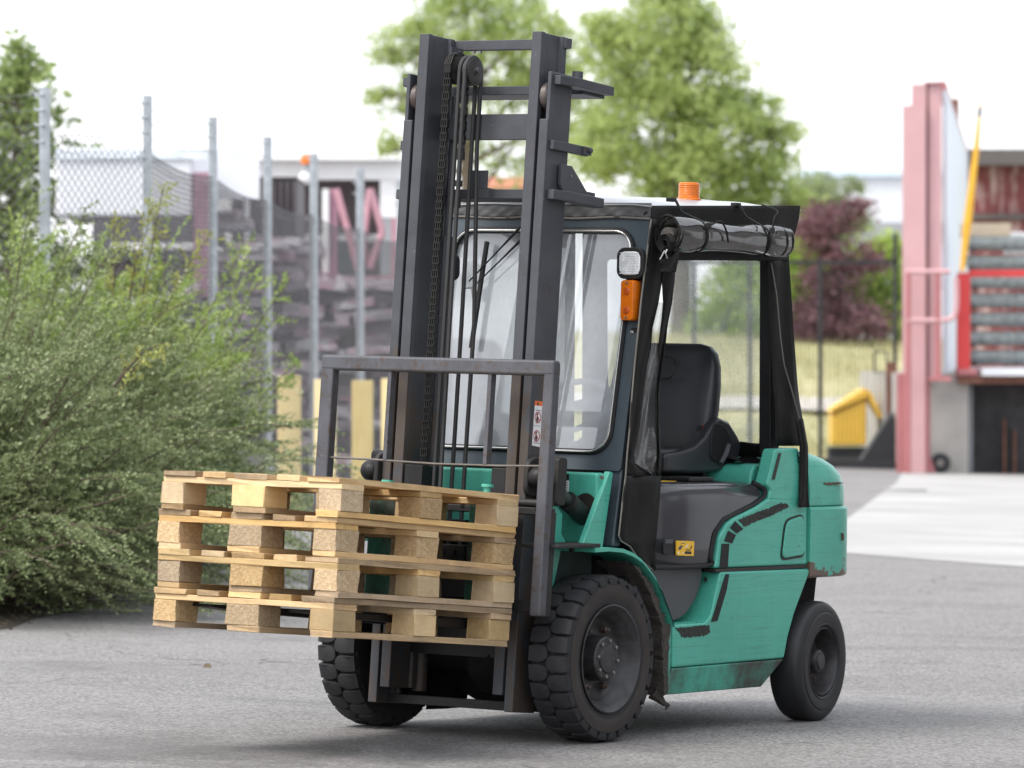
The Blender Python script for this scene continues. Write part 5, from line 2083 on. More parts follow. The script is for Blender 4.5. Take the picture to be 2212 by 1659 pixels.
LK = [link_mesh((-.0135, -.0045, .0045, .0135)), link_mesh((-.009, 0, .009))]
mb = MB(mt)
mb.cyl((.165, -.165, 2.10), (.165, -.165, 2.26), .009, 10)
mb.cyl((.165, -.165, 2.145), (.165, -.165, 2.168), .017, 6)
mb.cyl((.165, -.165, 2.06), (.165, -.165, 2.10), .015, 6)
mb.box(.150, .180, -.178, -.152, 2.25, 2.285)
chain = mb.build("lift_chain", CARR, TR)
TM = Matrix.Rotation(-TILT, 4, 'Y')
k = 0
path = [(.284, -.165, .60 + .027 * i, 0) for i in range(75)]
for i in range(8):
    a = math.pi * i / 7
    path.append((.222 + .062 * math.cos(a), -.165, 2.60 + .062 * math.sin(a), -a))
path += [(.160, -.165, 2.575 - .027 * i, math.pi) for i in range(11)]
for i, (a, y, h, an) in enumerate(path):
    o = link("chain_link", LK[i % 2], chain)
    o.matrix_local = TM @ Matrix.Translation((a, y, h)) @ Matrix.Rotation(an, 4, 'Y')
for k, y in enumerate((-.113, -.088)):
    mb = MB(mt)
    r = .0575
    pts = [(.279 + .004 * k, y - .004 + .010 * k, .86), (.279, y, 1.6), (.279, y, 2.3)]
    arc = [(.222 + r * math.cos(math.pi * i / 10), y, 2.592 + r * math.sin(math.pi * i / 10)) for i in range(11)]
    back = [(.1645, y, 2.3), (.160, y + .035 * k, 1.6), (.16, y + .03 * k, .62)]
    mb.tube(pts + arc + back, .0088, 9)
    mb.build("hydraulic_hose", HOSE, TR)
for k, (y0, y1) in enumerate(()):
    mb = MB(mt)
    mb.tube([(.175, y0, 2.53), (.178, y0, 2.0), (.20, y1, 1.3), (.22, y1, .66)], .0088, 9)
    mb.build("hydraulic_hose", HOSE, TR)
# black buffer blocks low on the inner rails
for s, y0, y1 in ((-1, -.235, -.150), (1, .175, .242)):
    mb = MB(mt)
    mb.box(.20, .315, y0, y1, .90, 1.035)
    mb.build("buffer_block", BLK, TR, bevel=.004)

# warning label on the near outer rail
LA = (1290, 980, 11.06)


def lab(px):
    out = []
    for a, b in px:
        d = _ray(LA[0] + a / LA[2], LA[1] + b / LA[2])
        p = _C + d * ((.3418 - _C.y) / d.y)
        out.append((p.x, p.z))
    return out


mb = MB()
mb.prism(lab([(520, 372), (735, 390), (690, 1530), (443, 1478)]), .3412, .3424)
wl_ = mb.build("warning_label", STW, TR, smooth=0)
mb = MB()
mb.prism(lab([(523, 240), (738, 262), (735, 390), (520, 372)]), .3412, .3425)
mb.build("label_header", STO, wl_, smooth=0)
mb = MB()
mb.prism(lab([(605, 262), (632, 362), (570, 358)]), .3426, .3430)
mb.prism(lab([(545, 492), (690, 512), (690, 526), (545, 508)]), .3426, .3430)
mb.prism(lab([(478, 918), (660, 940), (660, 950), (478, 928)]), .3426, .3430)
mb.prism(lab([(480, 1395), (650, 1415), (650, 1430), (480, 1410)]), .3426, .3430)
mb.build("label_lines", STK, wl_, smooth=0)
for (cx, cy) in ((602, 700), (565, 1215)):
    mb = MB()
    o_, i_ = [], []
    for k in range(24):
        a = 2 * math.pi * k / 24
        o_.append((cx + 88 * math.cos(a), cy + 160 * math.sin(a)))
        i_.append((cx + 70 * math.cos(a), cy + 136 * math.sin(a)))
    O, I = lab(o_), lab(i_)
    mb.loft([[(x, .3432, z) for x, z in O], [(x, .3432, z) for x, z in I]], caps=False)
    mb.prism(lab([(cx - 58, cy - 108), (cx - 42, cy - 122), (cx + 58, cy + 108), (cx + 42, cy + 122)]), .3431, .3434)
    mb.build("prohibition_ring", STR, wl_, smooth=0)
    mb = MB()
    mb.prism(lab([(cx - 8, cy - 125), (cx + 14, cy - 125), (cx + 18, cy - 95), (cx - 6, cy - 75), (cx + 8, cy + 20), (cx + 6, cy + 170), (cx - 12, cy + 170), (cx - 25, cy + 60), (cx - 50, cy + 170), (cx - 62, cy + 165), (cx - 35, cy - 20), (cx - 28, cy - 60)]), .3427, .3430)
    mb.build("person_symbol", STK, wl_, smooth=0)

# ---- carriage, load backrest, forks
YB0, YB1 = -.565, .532
mb = MB(mt)
mb.box(.415, .462, YB0, YB1, 1.388, 1.448)
lb = mb.build("load_backrest", IRON2, TR, bevel=.012, seg=3)
for (y0, y1, hb) in ((YB0, YB0 + .062, .52), (YB1 - .050, YB1, .470)):
    mb = MB(mt)
    mb.box(.412, .460, y0 + .001, y1 - .001, hb, 1.440)
    mb.build("side_bar", IRON2, lb, bevel=.008, seg=2)
for y in (-.238, .232):
    mb = MB(mt)
    mb.box(.418, .452, y - .009, y + .009, 1.040, 1.392)
    mb.build("upright_bar", IRON2, lb, bevel=.002)
mb = MB(mt)
mb.tube([(.44, YB0 + .03, 1.046), (.447, -.3, 1.043), (.447, 0, 1.036), (.447, .3, 1.038), (.44, YB1 - .03, 1.044)], .0045, 6)
mb.build("tie_wire", m_steel("bare_wire", (.12, .11, .10), .3, .4), lb)
mb = MB(mt)
mb.box(.365, .41, -.525, .515, .857, .885)
mb.tube([(.385, -.52, .902), (.385, .51, .902)], .016, 10)
cg = mb.build("carriage_upper_bar", CARR, TR, bevel=.004)
for k in range(9):
    mb = MB(mt)
    y = -.46 + .115 * k
    mb.box(.398, .412, y - .008, y + .008, .872, .888)
    mb.build("fork_notch", UNDER, cg)
mb = MB(mt)
mb.box(.365, .41, -.525, .515, .484, .532)
mb.build("carriage_lower_bar", CARR, TR, bevel=.004)
for s in (1, -1):
    mb = MB(mt)
    y = .505 if s > 0 else -.525
    mb.box(.372, .409, y, y + .02, .470, .870)
    mb.build("carriage_side_plate", CARR, TR, bevel=.003)
    mb = MB(mt)
    mb.box(.325, .366, *sorted((s * .20, s * .235)), .46, .93)
    mb.build("carriage_inner_plate", CARR, TR, bevel=.003)
    # fork: shank + blade
    yc = s * .235
    mb = MB(mt)
    mb.prism([(.4125, .455), (.4125, .425), (.425, .408), (.452, .405), (.60, .408), (1.30, .418), (1.585, .432), (1.585, .442), (.47, .4445), (.4515, .455)], yc - .06, yc + .06)
    fk = mb.build("fork", CARR, TR, bevel=.003)
    mb = MB(mt)
    mb.box(.4125, .4515, yc - .06, yc + .06, .4552, .93)
    mb.build("fork_shank", FORKM, fk, bevel=.003)
    mb = MB(mt)
    mb.cyl((.425, yc, .93), (.425, yc, .955), .014, 12)
    mb.cyl((.425, yc, .955), (.425, yc, .966), .024, 14)
    mb.build("locking_pin", GREEN, fk)
mb = MB(mt)
mb.cyl((.35, -.30, .80), (.35, .10, .80), .028, 16)
mb.build("side_shift_cylinder", CARR, TR)
mb = MB(mt)
mb.box(.33, .36, -.02, .10, .62, .73)
vb = mb.build("valve_block", CARR, TR, bevel=.004)
for (y, h) in ((0, .70), (.05, .70), (0.01, .65), (.06, .65)):
    mb = MB(mt)
    mb.cyl((.36, y, h), (.366, y, h), .012, 12)
    mb.build("valve_port", STK, vb)
# ---- cab: overhead guard and front screen
def fx(z, off=0.0):
    """front plane of the cab, leaning back"""
    return -.174 - .18 * (z - 1.048) + off


CY = .50
for s in (1, -1):
    mb = MB()
    r = lambda z, x: [(x, s * .446, z), (x, s * CY, z), (x - .055, s * CY, z), (x - .055, s * .446, z)]
    mb.loft([r(.752, fx(.752, -.012)), r(1.046, fx(1.046, -.012)), r(2.06, fx(2.06, -.012))])
    mb.build("front_pillar", CABP, TR, bevel=.010, seg=3)
    mb = MB()
    r = lambda z, x: [(x, s * .405, z), (x, s * .465, z), (x - .06, s * .465, z), (x - .06, s * .405, z)]
    mb.loft([r(1.10, -1.385), r(1.60, -1.365), r(2.09, -1.345)])
    mb.build("rear_pillar", BLK, TR, bevel=.008)
    mb = MB()
    mb.prism([(-.352, 2.03), (-.352, 2.075), (-1.46, 2.108), (-1.46, 2.06)], s * .44, s * .495)
    mb.build("roof_rail", BLK, TR, bevel=.006)
for k in range(6):
    x = -.45 - .19 * k
    mb = MB()
    z = 2.062 + (-.36 - x) * .03
    mb.box(x - .012, x + .012, -.44, .44, z, z + .02)
    mb.build("roof_bar", BLK, TR)

# window opening
WY0, WY1, WZ0, WZ1 = -.412, .436, 1.118, 1.992


def rrect(y0, y1, z0, z1, r, n=8):
    pts = []
    for (cy, cz, a0) in ((y1 - r, z1 - r, 0), (y0 + r, z1 - r, 90), (y0 + r, z0 + r, 180), (y1 - r, z0 + r, 270)):
        for k in range(n + 1):
            a = R_(a0 + 90 * k / n)
            pts.append((cy + r * math.cos(a), cz + r * math.sin(a)))
    return pts


inn = rrect(WY0, WY1, WZ0, WZ1, .085)
out_ = rrect(-CY, CY, 1.048, 2.062, .012)
mb = MB()
rings = []
for off, pl in ((0, out_), (0, inn), (-.02, inn), (-.02, out_)):
    rings.append([(fx(z, off), y, z) for y, z in pl])
rings.append(rings[0])
mb.loft(rings, caps=False)
ws = mb.build("windscreen_frame", CABP, TR, bevel=.004)
mb = MB()
pth = [(fx(z, .004), y, z) for y, z in inn]
mb.tube(pth + pth[:2], .0125, 8)
mb.build("rubber_seal", BLK, ws)
mb = MB()
i2 = rrect(WY0 + .002, WY1 - .002, WZ0 + .002, WZ1 - .002, .083)
pth = [(fx(z, .0165), y, z) for y, z in i2]
mb.tube(pth + pth[:2], .0048, 8)
mb.build("bright_trim", CHROME, ws)
mb = MB()
mb._add([(fx(z, -.006), y, z) for y, z in inn], [tuple(range(len(inn)))])
mb.build("windscreen", GLASS, ws, smooth=0)
# wipers
mb = MB()
F = lambda y, z, o: (fx(z, o), y, z)


def wv(a, b, o=.03):
    y, z = tx(960 + a / 4.2538, 480 + b / 4.2538, fx(1.75, .03))
    return (fx(z, o), y, z)


mb.tube([wv(1045, 525), wv(1025, 900), wv(990, 1660)], .0105, 4)
wb = mb.build("wiper_blade", BLK, ws)
for a, b in (((1490, 270), (905, 950)), ((1470, 460), (1010, 950))):
    mb = MB()
    mb.tube([wv(*a, .045), wv((a[0] + b[0]) / 2, (a[1] + b[1]) / 2, .04), wv(*b, .037)], [.008, .0035, .003], 6)
    mb.build("wiper_arm", BLK, wb)
mb = MB()
mb.tube([wv(845, 1020, .037), wv(940, 1010, .037), wv(1010, 945, .037)], .006, 6)
mb.tube([wv(955, 1010, .036), wv(970, 1120, .034)], .009, 6)
mb.build("wiper_link", simple("zinc_grey", (.25, .25, .25), .4, .6), wb)
mb = MB()
c = wv(745, 800, .05)
mb.prism([(y + c[1], z + c[2]) for y, z in rrect(-.035, .035, -.055, .055, .03, 5)], c[0], c[0] + .05, 'x')
mb.build("far_work_lamp", BLK, TR, bevel=.008)

# near head lamp and indicator on the front pillar
yl, zl = .468, 1.862
xl = fx(zl) + .045
mb = MB()
fr = rrect(-.062, .062, -.062, .062, .035, 6)
bk = rrect(-.045, .045, -.045, .045, .028, 6)
mb.loft([[(xl + .02, yl + a, zl + b) for a, b in fr], [(xl, yl + a, zl + b) for a, b in fr], [(xl - .05, yl + a * 1.0, zl + b) for a, b in bk]])
hl = mb.build("head_lamp", BLK, TR, bevel=.004)
mb = MB()
fr2 = rrect(-.049, .049, -.047, .047, .028, 6)
mb.loft([[(xl + .018, yl + a, zl + b) for a, b in fr2], [(xl + .024, yl + a * .96, zl + b * .96) for a, b in fr2]])
mb.build("lens", LENS, hl, bevel=.002)
mb = MB()
for k in range(9):
    z = zl - .040 + .010 * k
    mb.box(xl + .0241, xl + .0262, yl - .044, yl + .044, z - .0016, z + .0016)
mb.build("lens_ribs", LENS, hl)
yi, zi = .468, 1.716
xi = fx(zi) + .05
mb = MB()
fr = rrect(-.031, .031, -.080, .080, .012, 4)
mb.loft([[(xi - .05, yi + a, zi + b) for a, b in fr], [(xi - .006, yi + a, zi + b) for a, b in fr], [(xi + .006, yi + a * .9, zi + b * .96) for a, b in fr]])
ind = mb.build("indicator_lamp", AMBER, TR, bevel=.002)
for b in (-.068, .068):
    mb = MB()
    mb.lathe([(0, 0), (.005, 0), (.005, .003), (0, .003)], (xi + .006, yi, zi + b), 'x', 10)
    mb.build("lens_screw", NUT, ind)
for b in (-.04, .035):
    mb = MB()
    mb.lathe([(0, 0), (.016, 0), (.012, .004), (0, .005)], (xi + .0055, yi, zi + b), 'x', 16)
    mb.build("bulb_disc", simple("dark_amber_%d" % int(b * 1000), (.42, .07, .004), .3), ind)  # flat discs of darker amber on the lens
mb = MB()
mb.box(xi - .07, xi - .048, .462, .512, 1.585, 1.80)
mb.box(fx(1.6, .002), xi - .05, .47, .498, 1.57, 1.61)
mb.build("lamp_bracket", BLK, TR, bevel=.004)
x, z = ty(1574, 830, .49)
mb = MB()
mb.lathe([(0, 0), (.009, 0), (.007, .005), (0, .006)], (fx(z, .001), .478, z), 'x', 12)
mb.build("panel_screw", CHROME, TR)

# roof cover
def roof(i, j):
    y = -1 + 2 * j
    x = -.345 - 1.165 * i
    e = abs(y) ** 6
    ez = 2.096 + (-.36 - x) * .026 + .034 * (1 - y * y) * (1 - (2 * i - 1) ** 6) - .010 * e + .002 * math.sin(40 * i + 9 * y)
    return (x, y * .512, ez)


ROOFM = simple("grey_roof_pvc", (0.30, 0.31, 0.32), 0.32, var=.1, vscale=6, bmp=.1, bscale=8)
mb = MB()
mb.grid(roof, 24, 24)
mb.build("roof_cover", ROOFM, TR, solid=.006)
mb = MB()
mb.grid(lambda i, j: (fx(2.06) + .008 + (.003 * math.sin(61 * i + 5 * j) + .003 * math.sin(97 * i - 9 * j + 1.3) + .0025 * math.sin(23 * i + 2)) * (1.1 - j) - .004 * j, -.502 + 1.004 * i, 2.103 - .060 * (1 - j) - .001 + .003 * math.sin(17 * i) * (1 - j)), 110, 5)
ff = mb.build("front_flap", FABGREY, TR, solid=.003)
mb = MB()
mb.tube([(fx(2.06) + .010, -.502 + 1.004 * k / 40, 2.0425 + .003 * math.sin(17 * k / 40)) for k in range(41)], .0045, 6)
mb.build("flap_edging", EDGING, ff)


def strip_rows(rows, y, cols=(0, 1), sub=3, wav=.006, seed=1):
    """cloth strip: rows of (v, u_left, u_right) in photo pixels, hung in plane y with gentle folds"""
    rg = random.Random(seed)
    ph = rg.uniform(0, 6)
    V, n = [], 7
    R2 = []
    for a, b in zip(rows[:-1], rows[1:]):
        for k in range(sub):
            t = k / sub
            R2.append([p * (1 - t) + q * t for p, q in zip(a, b)])
    R2.append(list(rows[-1]))
    mb = MB()
    grid_ = []
    for ri, (v, ul, ur) in enumerate(R2):
        row = []
        for c in range(n):
            u = ul + (ur - ul) * c / (n - 1)
            yy = y + wav * math.sin(ph + c * 1.35 + ri * .28) + wav * .6 * math.sin(ri * .61 + c * .5)
            x, z = ty(u, v, yy)
            row.append((x, yy, z))
        grid_.append(row)
    vs = [p for r in grid_ for p in r]
    fs = [(j * n + i, j * n + i + 1, (j + 1) * n + i + 1, (j + 1) * n + i) for j in range(len(R2) - 1) for i in range(n - 1)]
    mb._add(vs, fs)
    return mb


YC = .520
# band under the roof, front strip, rear strip
mb = strip_rows([(514, 1630, 2000), (545, 1629, 1997), (580, 1628, 1988), (615, 1632, 1976), (640, 1650, 1972), (651, 1676, 1972)], YC, wav=.003, seed=2)
sc_ = mb.build("side_curtain", FABRIC, TR, solid=.003, smooth=80)
rowsF = [(548, 1628, 1672, 1672, 1691), (610, 1620, 1668, 1668, 1691), (700, 1609, 1655, 1655, 1686), (756, 1602, 1646, 1658, 1680), (820, 1596, 1631, 1651, 1668), (866, 1591, 1628, 1646, 1663),
         (916, 1586, 1617, 1646, 1655), (984, 1580, 1609, 1639, 1647), (1061, 1575, 1600, 1640, 1648), (1133, 1568, 1586, 1642, 1652), (1157, 1566, 1586, 1641, 1653),
         (1189, 1564, 1634, 1640, 1653)]
low = [(1189, 1564, 1653), (1255, 1556, 1648), (1340, 1547, 1641), (1352, 1552, 1639), (1366, 1575, 1638), (1392, 1592, 1638), (1427, 1634, 1638)]
mb = strip_rows([(r[0], r[1], r[2]) for r in rowsF], YC + .003, wav=.005, seed=3)
mb.build("curtain_front_strip", FABRIC, sc_, solid=.003, smooth=80)
mb = strip_rows([(r[0], r[3], r[4]) for r in rowsF], YC + .004, wav=.006, seed=4)
mb.build("curtain_zip_strip", FABRIC, sc_, solid=.003, smooth=80)
mb = strip_rows(low, YC + .003, wav=.005, seed=3)
mb.build("curtain_lower_strip", FABRIC, sc_, solid=.003, smooth=80)
mb = strip_rows([(r[0], r[2] + .5, r[3] - .5) for r in rowsF[3:]], YC + .002, wav=.005, seed=3)
mb.build("curtain_window_strip", VINYLG, sc_, smooth=80)
mb = MB()
mb.tube([(lambda p: (p[0], YC + .008, p[1]))(ty(r[1], r[0], YC + .008)) for r in rowsF] + [(lambda p: (p[0], YC + .008, p[1]))(ty(r[1], r[0], YC + .008)) for r in low], .0035, 6)
mb.build("curtain_edging", EDGING, sc_)
rowsR = [(651, 1916, 1972), (700, 1920, 1976), (822, 1925, 1983), (957, 1933, 1993), (1000, 1937, 1998), (1047, 1938, 2006), (1115, 1938, 2018)]
mb = strip_rows(rowsR, YC - .004, wav=.007, seed=6)
mb.build("curtain_rear_strip", FABRIC, sc_, solid=.003, smooth=80)
mb = strip_rows([(1047, 1990, 2006), (1115, 2001, 2018), (1160, 2001, 2019), (1220, 1999, 2019), (1255, 1997, 2021), (1268, 1997, 2023)], .572, wav=.004, seed=7)
mb.build("curtain_tail_strap", FABRIC, sc_, solid=.008, smooth=80)
mb = MB()
pr = [ty(1080 + a / 2.212, 460 + b / 2.212, YC + .010) for a, b in ((1875, 440), (1905, 620), (1925, 850), (1945, 1000), (1990, 1150), (2030, 1300))]
mb.tube([(x, YC + .012, z) for x, z in pr], .003, 5)
mb.build("curtain_piping", EDGING, sc_)

# rear window and far side window, both clear vinyl in black cloth
def xr(z):
    return -1.452 + .055 * (z - 1.1)


rw = rrect(-.375, .385, 1.150, 1.905, .02, 3)
fr = rrect(-.46, .46, 1.098, 2.08, .02, 3)
mb = MB()
mb.loft([[(xr(z), y, z) for y, z in fr], [(xr(z), y, z) for y, z in rw], [(xr(z) - .004, y, z) for y, z in rw], [(xr(z) - .004, y, z) for y, z in fr]], caps=False)
rc = mb.build("rear_curtain", FABRIC, TR)
mb = MB()
mb._add([(xr(z) - .002, y, z) for y, z in rw], [tuple(range(len(rw)))])
mb.build("rear_window", VINYL, rc, smooth=0)
mb = MB()
mb.grid(lambda i, j: (-1.40 - .05 * i + .008 * math.sin(30 * j), -.44 + .88 * j, 1.15 - .055 * i + .005 * math.sin(24 * j + 3 * i)), 6, 40)
mb.build("rear_sill_cloth", FABRIC, rc, solid=.003)
fo = [(-.40, .78), (-.36, 2.03), (-1.36, 2.05), (-1.39, 1.10), (-1.2, 1.02), (-.85, .80)]
fi = [(-.475, .90), (-.45, 1.94), (-1.29, 1.95), (-1.31, 1.16), (-1.17, 1.09), (-.80, .90)]
mb = MB()
mb.loft([[(x, -.505, z) for x, z in fo], [(x, -.505, z) for x, z in fi], [(x, -.509, z) for x, z in fi], [(x, -.509, z) for x, z in fo]], caps=False)
fc = mb.build("far_side_curtain", FABRIC, TR)
mb = MB()
mb._add([(x, -.507, z) for x, z in fi], [tuple(range(6))])
mb.build("far_side_window", VINYL, fc, smooth=0)

# rolled-up door curtain with straps
YR = .585
pa, pb = ty(1080 + 1300 / 2.212, 460 + 275 / 2.212, YR), ty(1080 + 1955 / 2.212, 460 + 322 / 2.212, YR)
mb = MB()
N = 40
rings = []
for k in range(N + 1):
    t = k / N
    cx, cz = pa[0] + (pb[0] - pa[0]) * t, pa[1] + (pb[1] - pa[1]) * t
    r0 = .066 - .010 * t + .006 * math.sin(9 * t) - .006 * math.exp(-((t - .24) / .03) ** 2) - .005 * math.exp(-((t - .78) / .03) ** 2)
    ring = []
    for q in range(28):
        a = 2 * math.pi * q / 28
        rr = r0 * (1 + .05 * math.sin(2 * a + 5 * t) + .03 * math.sin(5 * a + 17 * t))
        ring.append((cx, YR + rr * math.cos(a) * .8, cz + rr * math.sin(a)))
    rings.append(ring)
mb.loft(rings, caps=False)
rl = mb.build("rolled_curtain", m_glass("rolled_vinyl", (.66, .65, .62), .12, (.30, .295, .28), .10, .08, 2.2), TR, smooth=70)
mb = MB()
rings = []
for k in range(N + 1):
    t = k / N
    cx, cz = pa[0] + (pb[0] - pa[0]) * t, pa[1] + (pb[1] - pa[1]) * t - .008
    rings.append([(cx, YR + .034 * math.cos(2 * math.pi * q / 16) * .9, cz + .034 * math.sin(2 * math.pi * q / 16)) for q in range(16)])
mb.loft(rings)
mb.build("roll_core", simple("dark_rolled_layers", (.10, .092, .085), .25, var=.6, vscale=14), rl)
for t, rr in ((0.0, .072), (.035, .064), (.93, .060), (.985, .056)):
    cx, cz = pa[0] + (pb[0] - pa[0]) * t, pa[1] + (pb[1] - pa[1]) * t
    mb = MB()
    mb.tube([(cx, YR + rr * math.cos(2 * math.pi * q / 28) * .8, cz + rr * math.sin(2 * math.pi * q / 28)) for q in range(29)], .005, 6)
    mb.build("roll_edge", FABRIC, rl)
for t in (.235, .775):
    cx, cz = pa[0] + (pb[0] - pa[0]) * t, pa[1] + (pb[1] - pa[1]) * t
    mb = MB()
    R3 = .067 - .010 * t
    pts = []
    for q in range(25):
        a = math.pi * .62 - 2 * math.pi * q / 24
        pts.append((cx, YR + R3 * math.cos(a) * .82, cz + R3 * math.sin(a)))
    pts = [(cx + .075, YC + .012, 2.118), (cx + .045, YC + .02, 2.075)] + pts[2:]
    prof = []
    for (x, y, z) in pts:
        prof.append([(x - .009, y + .002, z), (x + .009, y + .002, z)])
    mb._add([p for r in prof for p in r], [(2 * i, 2 * i + 1, 2 * i + 3, 2 * i + 2) for i in range(len(prof) - 1)])
    st = mb.build("strap", FABRIC, rl, solid=.003)
    mb = MB()
    mb.box(cx - .018, cx + .012, YR + .050, YR + .062, cz + .028, cz + .052)
    mb.build("buckle", BLK, st, bevel=.003)
    mb = MB()
    mb.tube(smooth_path([(cx - .02, YR + .058, cz + .045), (cx - .07, YR + .07, cz + .06), (cx - .12, YR + .066, cz + .03), (cx - .15, YR + .06, cz - .02)] if t < .5 else
                        [(cx - .0, YR + .058, cz + .045), (cx - .01, YR + .06, cz + .09), (cx - .05, YR + .05, 2.10), (cx - .09, YC + .02, 2.125)], 5), .004, 5)
    mb.build("strap_tail", FABRIC, st)
    mb = MB()
    mb.box(cx + .055, cx + .095, YC - .02, YC + .008, 2.112, 2.128)
    mb.build("strap_anchor", BLK, st, bevel=.003)
# the loose front end of the roll with its zip pull
Q = (1580, 460, 3.016)
mb = MB()
sp = []
for q in range(60):
    a = q * .30
    r = .040 - .00045 * q
    c0 = zz([(295, 455)], *Q, YR + .01)[0]
    sp.append([(c0[0] + .055, YR + .01 + r * math.cos(a) * .8, c0[1] + r * math.sin(a)), (c0[0] - .05, YR + .01 + r * math.cos(a) * .8, c0[1] + .01 + r * math.sin(a))])
mb._add([p for r in sp for p in r], [(2 * i, 2 * i + 1, 2 * i + 3, 2 * i + 2) for i in range(len(sp) - 1)])
mb.build("roll_tongue", FABRIC, rl, solid=.003, smooth=60)
mb = MB()
mb.tube([(x, YR + .03, z) for x, z in zz([(265, 495), (250, 520), (265, 560)], *Q, YR + .03)], .0035, 6)
mb.tube([(x, YR + .03, z) for x, z in zz([(245, 505), (225, 545), (210, 570)], *Q, YR + .03)], .003, 6)
mb.build("zip_pull", CHROME, rl)
mb = strip_rows([(460 + 480 / 3.016, 1580 + 330 / 3.016, 1580 + 360 / 3.016), (460 + 590 / 3.016, 1580 + 215 / 3.016, 1580 + 345 / 3.016), (460 + 625 / 3.016, 1580 + 212 / 3.016, 1580 + 338 / 3.016),
                 (460 + 662 / 3.016, 1580 + 215 / 3.016, 1580 + 332 / 3.016)], YR, wav=.008, seed=9)
mb.build("roll_flap", FABRIC, rl, solid=.004, smooth=80)

# beacon
bx_, bz_ = -1.09, 2.148
mb = MB()
by_ = .22
pz = ty(1722, 503, by_)
bx_, bz_ = pz[0], pz[1]
mb.lathe([(0, -.03), (.052, -.03), (.052, .006), (.050, .012), (0, .012)], (bx_, by_, bz_), 'z', 32)
bc = mb.build("beacon_base", AMBER, TR, bevel=.002)
mb = MB()
mb.lathe([(0, .012), (.0435, .012), (.0435, .020), (.0425, .022), (.0425, .05), (.0415, .052), (.0415, .072), (.038, .0765), (0, .078)], (bx_, by_, bz_), 'z', 36)
mb.build("beacon_lens", AMBER, bc)
mb = MB()
for k in range(5):
    mb.lathe([(.0424, .026 + .009 * k), (.0437, .028 + .009 * k), (.0437, .030 + .009 * k), (.0424, .032 + .009 * k)], (bx_, by_, bz_), 'z', 36, True)
mb.build("lens_rib", AMBER, bc)

# ---- seat
SY = .03


def srow(z, cx, hw, ht, e=.55, n=32):
    pts = []
    for k in range(n):
        a = 2 * math.pi * k / n
        c, s_ = math.cos(a), math.sin(a)
        x = ht * math.copysign(abs(c) ** e, c)
        y = hw * math.copysign(abs(s_) ** e, s_)
        if c > 0:
            x -= .030 * (1 - (y / hw) ** 2) ** 1.0      # dished front
        pts.append((cx + x, SY + y, z))
    return pts


mb = MB()
mb.loft([srow(1.060, -1.195, .20, .05), srow(1.10, -1.20, .235, .066), srow(1.18, -1.215, .250, .074), srow(1.28, -1.232, .256, .076), srow(1.38, -1.250, .254, .070), srow(1.46, -1.265, .245, .060),
         srow(1.515, -1.275, .226, .050), srow(1.545, -1.281, .195, .036), srow(1.556, -1.284, .15, .018)])
seat = mb.build("seat", SEATM, TR, smooth=60)
mb = MB()
q = rrect(-.095, .095, -.045, .045, .035, 5)
mb.tube([(-1.201 - (z + .0) * .17 + .004 * (1 if True else 0), SY + y - .02, 1.455 + z) for y, z in q] + [(-1.201 - q[0][1] * .17 + .004, SY + q[0][0] - .02, 1.455 + q[0][1])], .0035, 5)
mb.build("backrest_seam", BLK, seat)
mb = MB()
mb.loft([[(x, y, z) for x, y in rounded([(-.78, SY - w), (-.78, SY + w), (-1.26, SY + w), (-1.26, SY - w)], .06, 4)] for z, w in ((1.035, .23), (1.06, .255), (1.10, .26), (1.125, .245), (1.130, .20))])
mb.build("seat_cushion", SEATM, seat, smooth=60)
for s in (1, -1):
    yy = SY + s * .272
    sd = zz([(1265, 1600), (1263, 1490), (1350, 1478), (1430, 1448), (1485, 1395), (1530, 1318), (1570, 1292), (1620, 1312), (1668, 1388), (1690, 1435), (1672, 1520), (1622, 1580), (1540, 1592), (1440, 1602)], 1080, 460, 2.212, .302)
    mb = MB()
    mb.prism(sd, yy - .022, yy + .024)
    mb.build("seat_side_wing", SEATM, seat, bevel=.018, seg=4)
    if s > 0:
        for shp in ([(1560, 1320), (1615, 1335), (1655, 1420), (1640, 1520), (1590, 1545), (1535, 1520), (1540, 1400)], ):
            mb = MB()
            mb.prism(rounded(zz(shp, 1080, 460, 2.212, yy + .025), .02), yy + .0235, yy + .030)
            mb.build("wing_cover", BLK, seat, bevel=.004)
        mb = MB()
        pp = zz([(1640, 1440), (1625, 1490), (1595, 1545)], 1080, 460, 2.212, yy + .035)
        mb.tube([(x, yy + .036, z) for x, z in pp], [.010, .012, .009], 8)
        mb.build("recline_lever", GREYK, seat)
mb = MB()
bx2 = zz([(1480, 1335), (1520, 1325), (1520, 1350), (1475, 1365)], 1080, 460, 2.212, .25)
mb.prism(bx2, .235, .262)
bk_ = mb.build("belt_buckle", BLK, seat, bevel=.003)
mb = MB()
bx3 = zz([(1497, 1334), (1522, 1324), (1510, 1345), (1495, 1350)], 1080, 460, 2.212, .263)
mb.prism(bx3, .2622, .2655)
mb.build("buckle_button", STR, bk_)
mb = MB()
mb.box(-1.22, -.80, SY - .19, SY + .19, .9992, 1.012)
mb.box(-1.20, -.82, SY + .15, SY + .19, 1.012, 1.045)
mb.box(-1.20, -.82, SY - .19, SY - .15, 1.012, 1.045)
mb.cyl((-1.16, SY + .12, 1.018), (-1.16, SY + .26, 1.018), .022, 12)
mb.tube([(-.86, SY + .2, 1.01), (-1.0, SY + .2, 1.038)], .012, 6)
mb.tube([(-.86, SY + .2, 1.038), (-1.0, SY + .2, 1.01)], .012, 6)
mb.build("seat_suspension", BLK, seat)

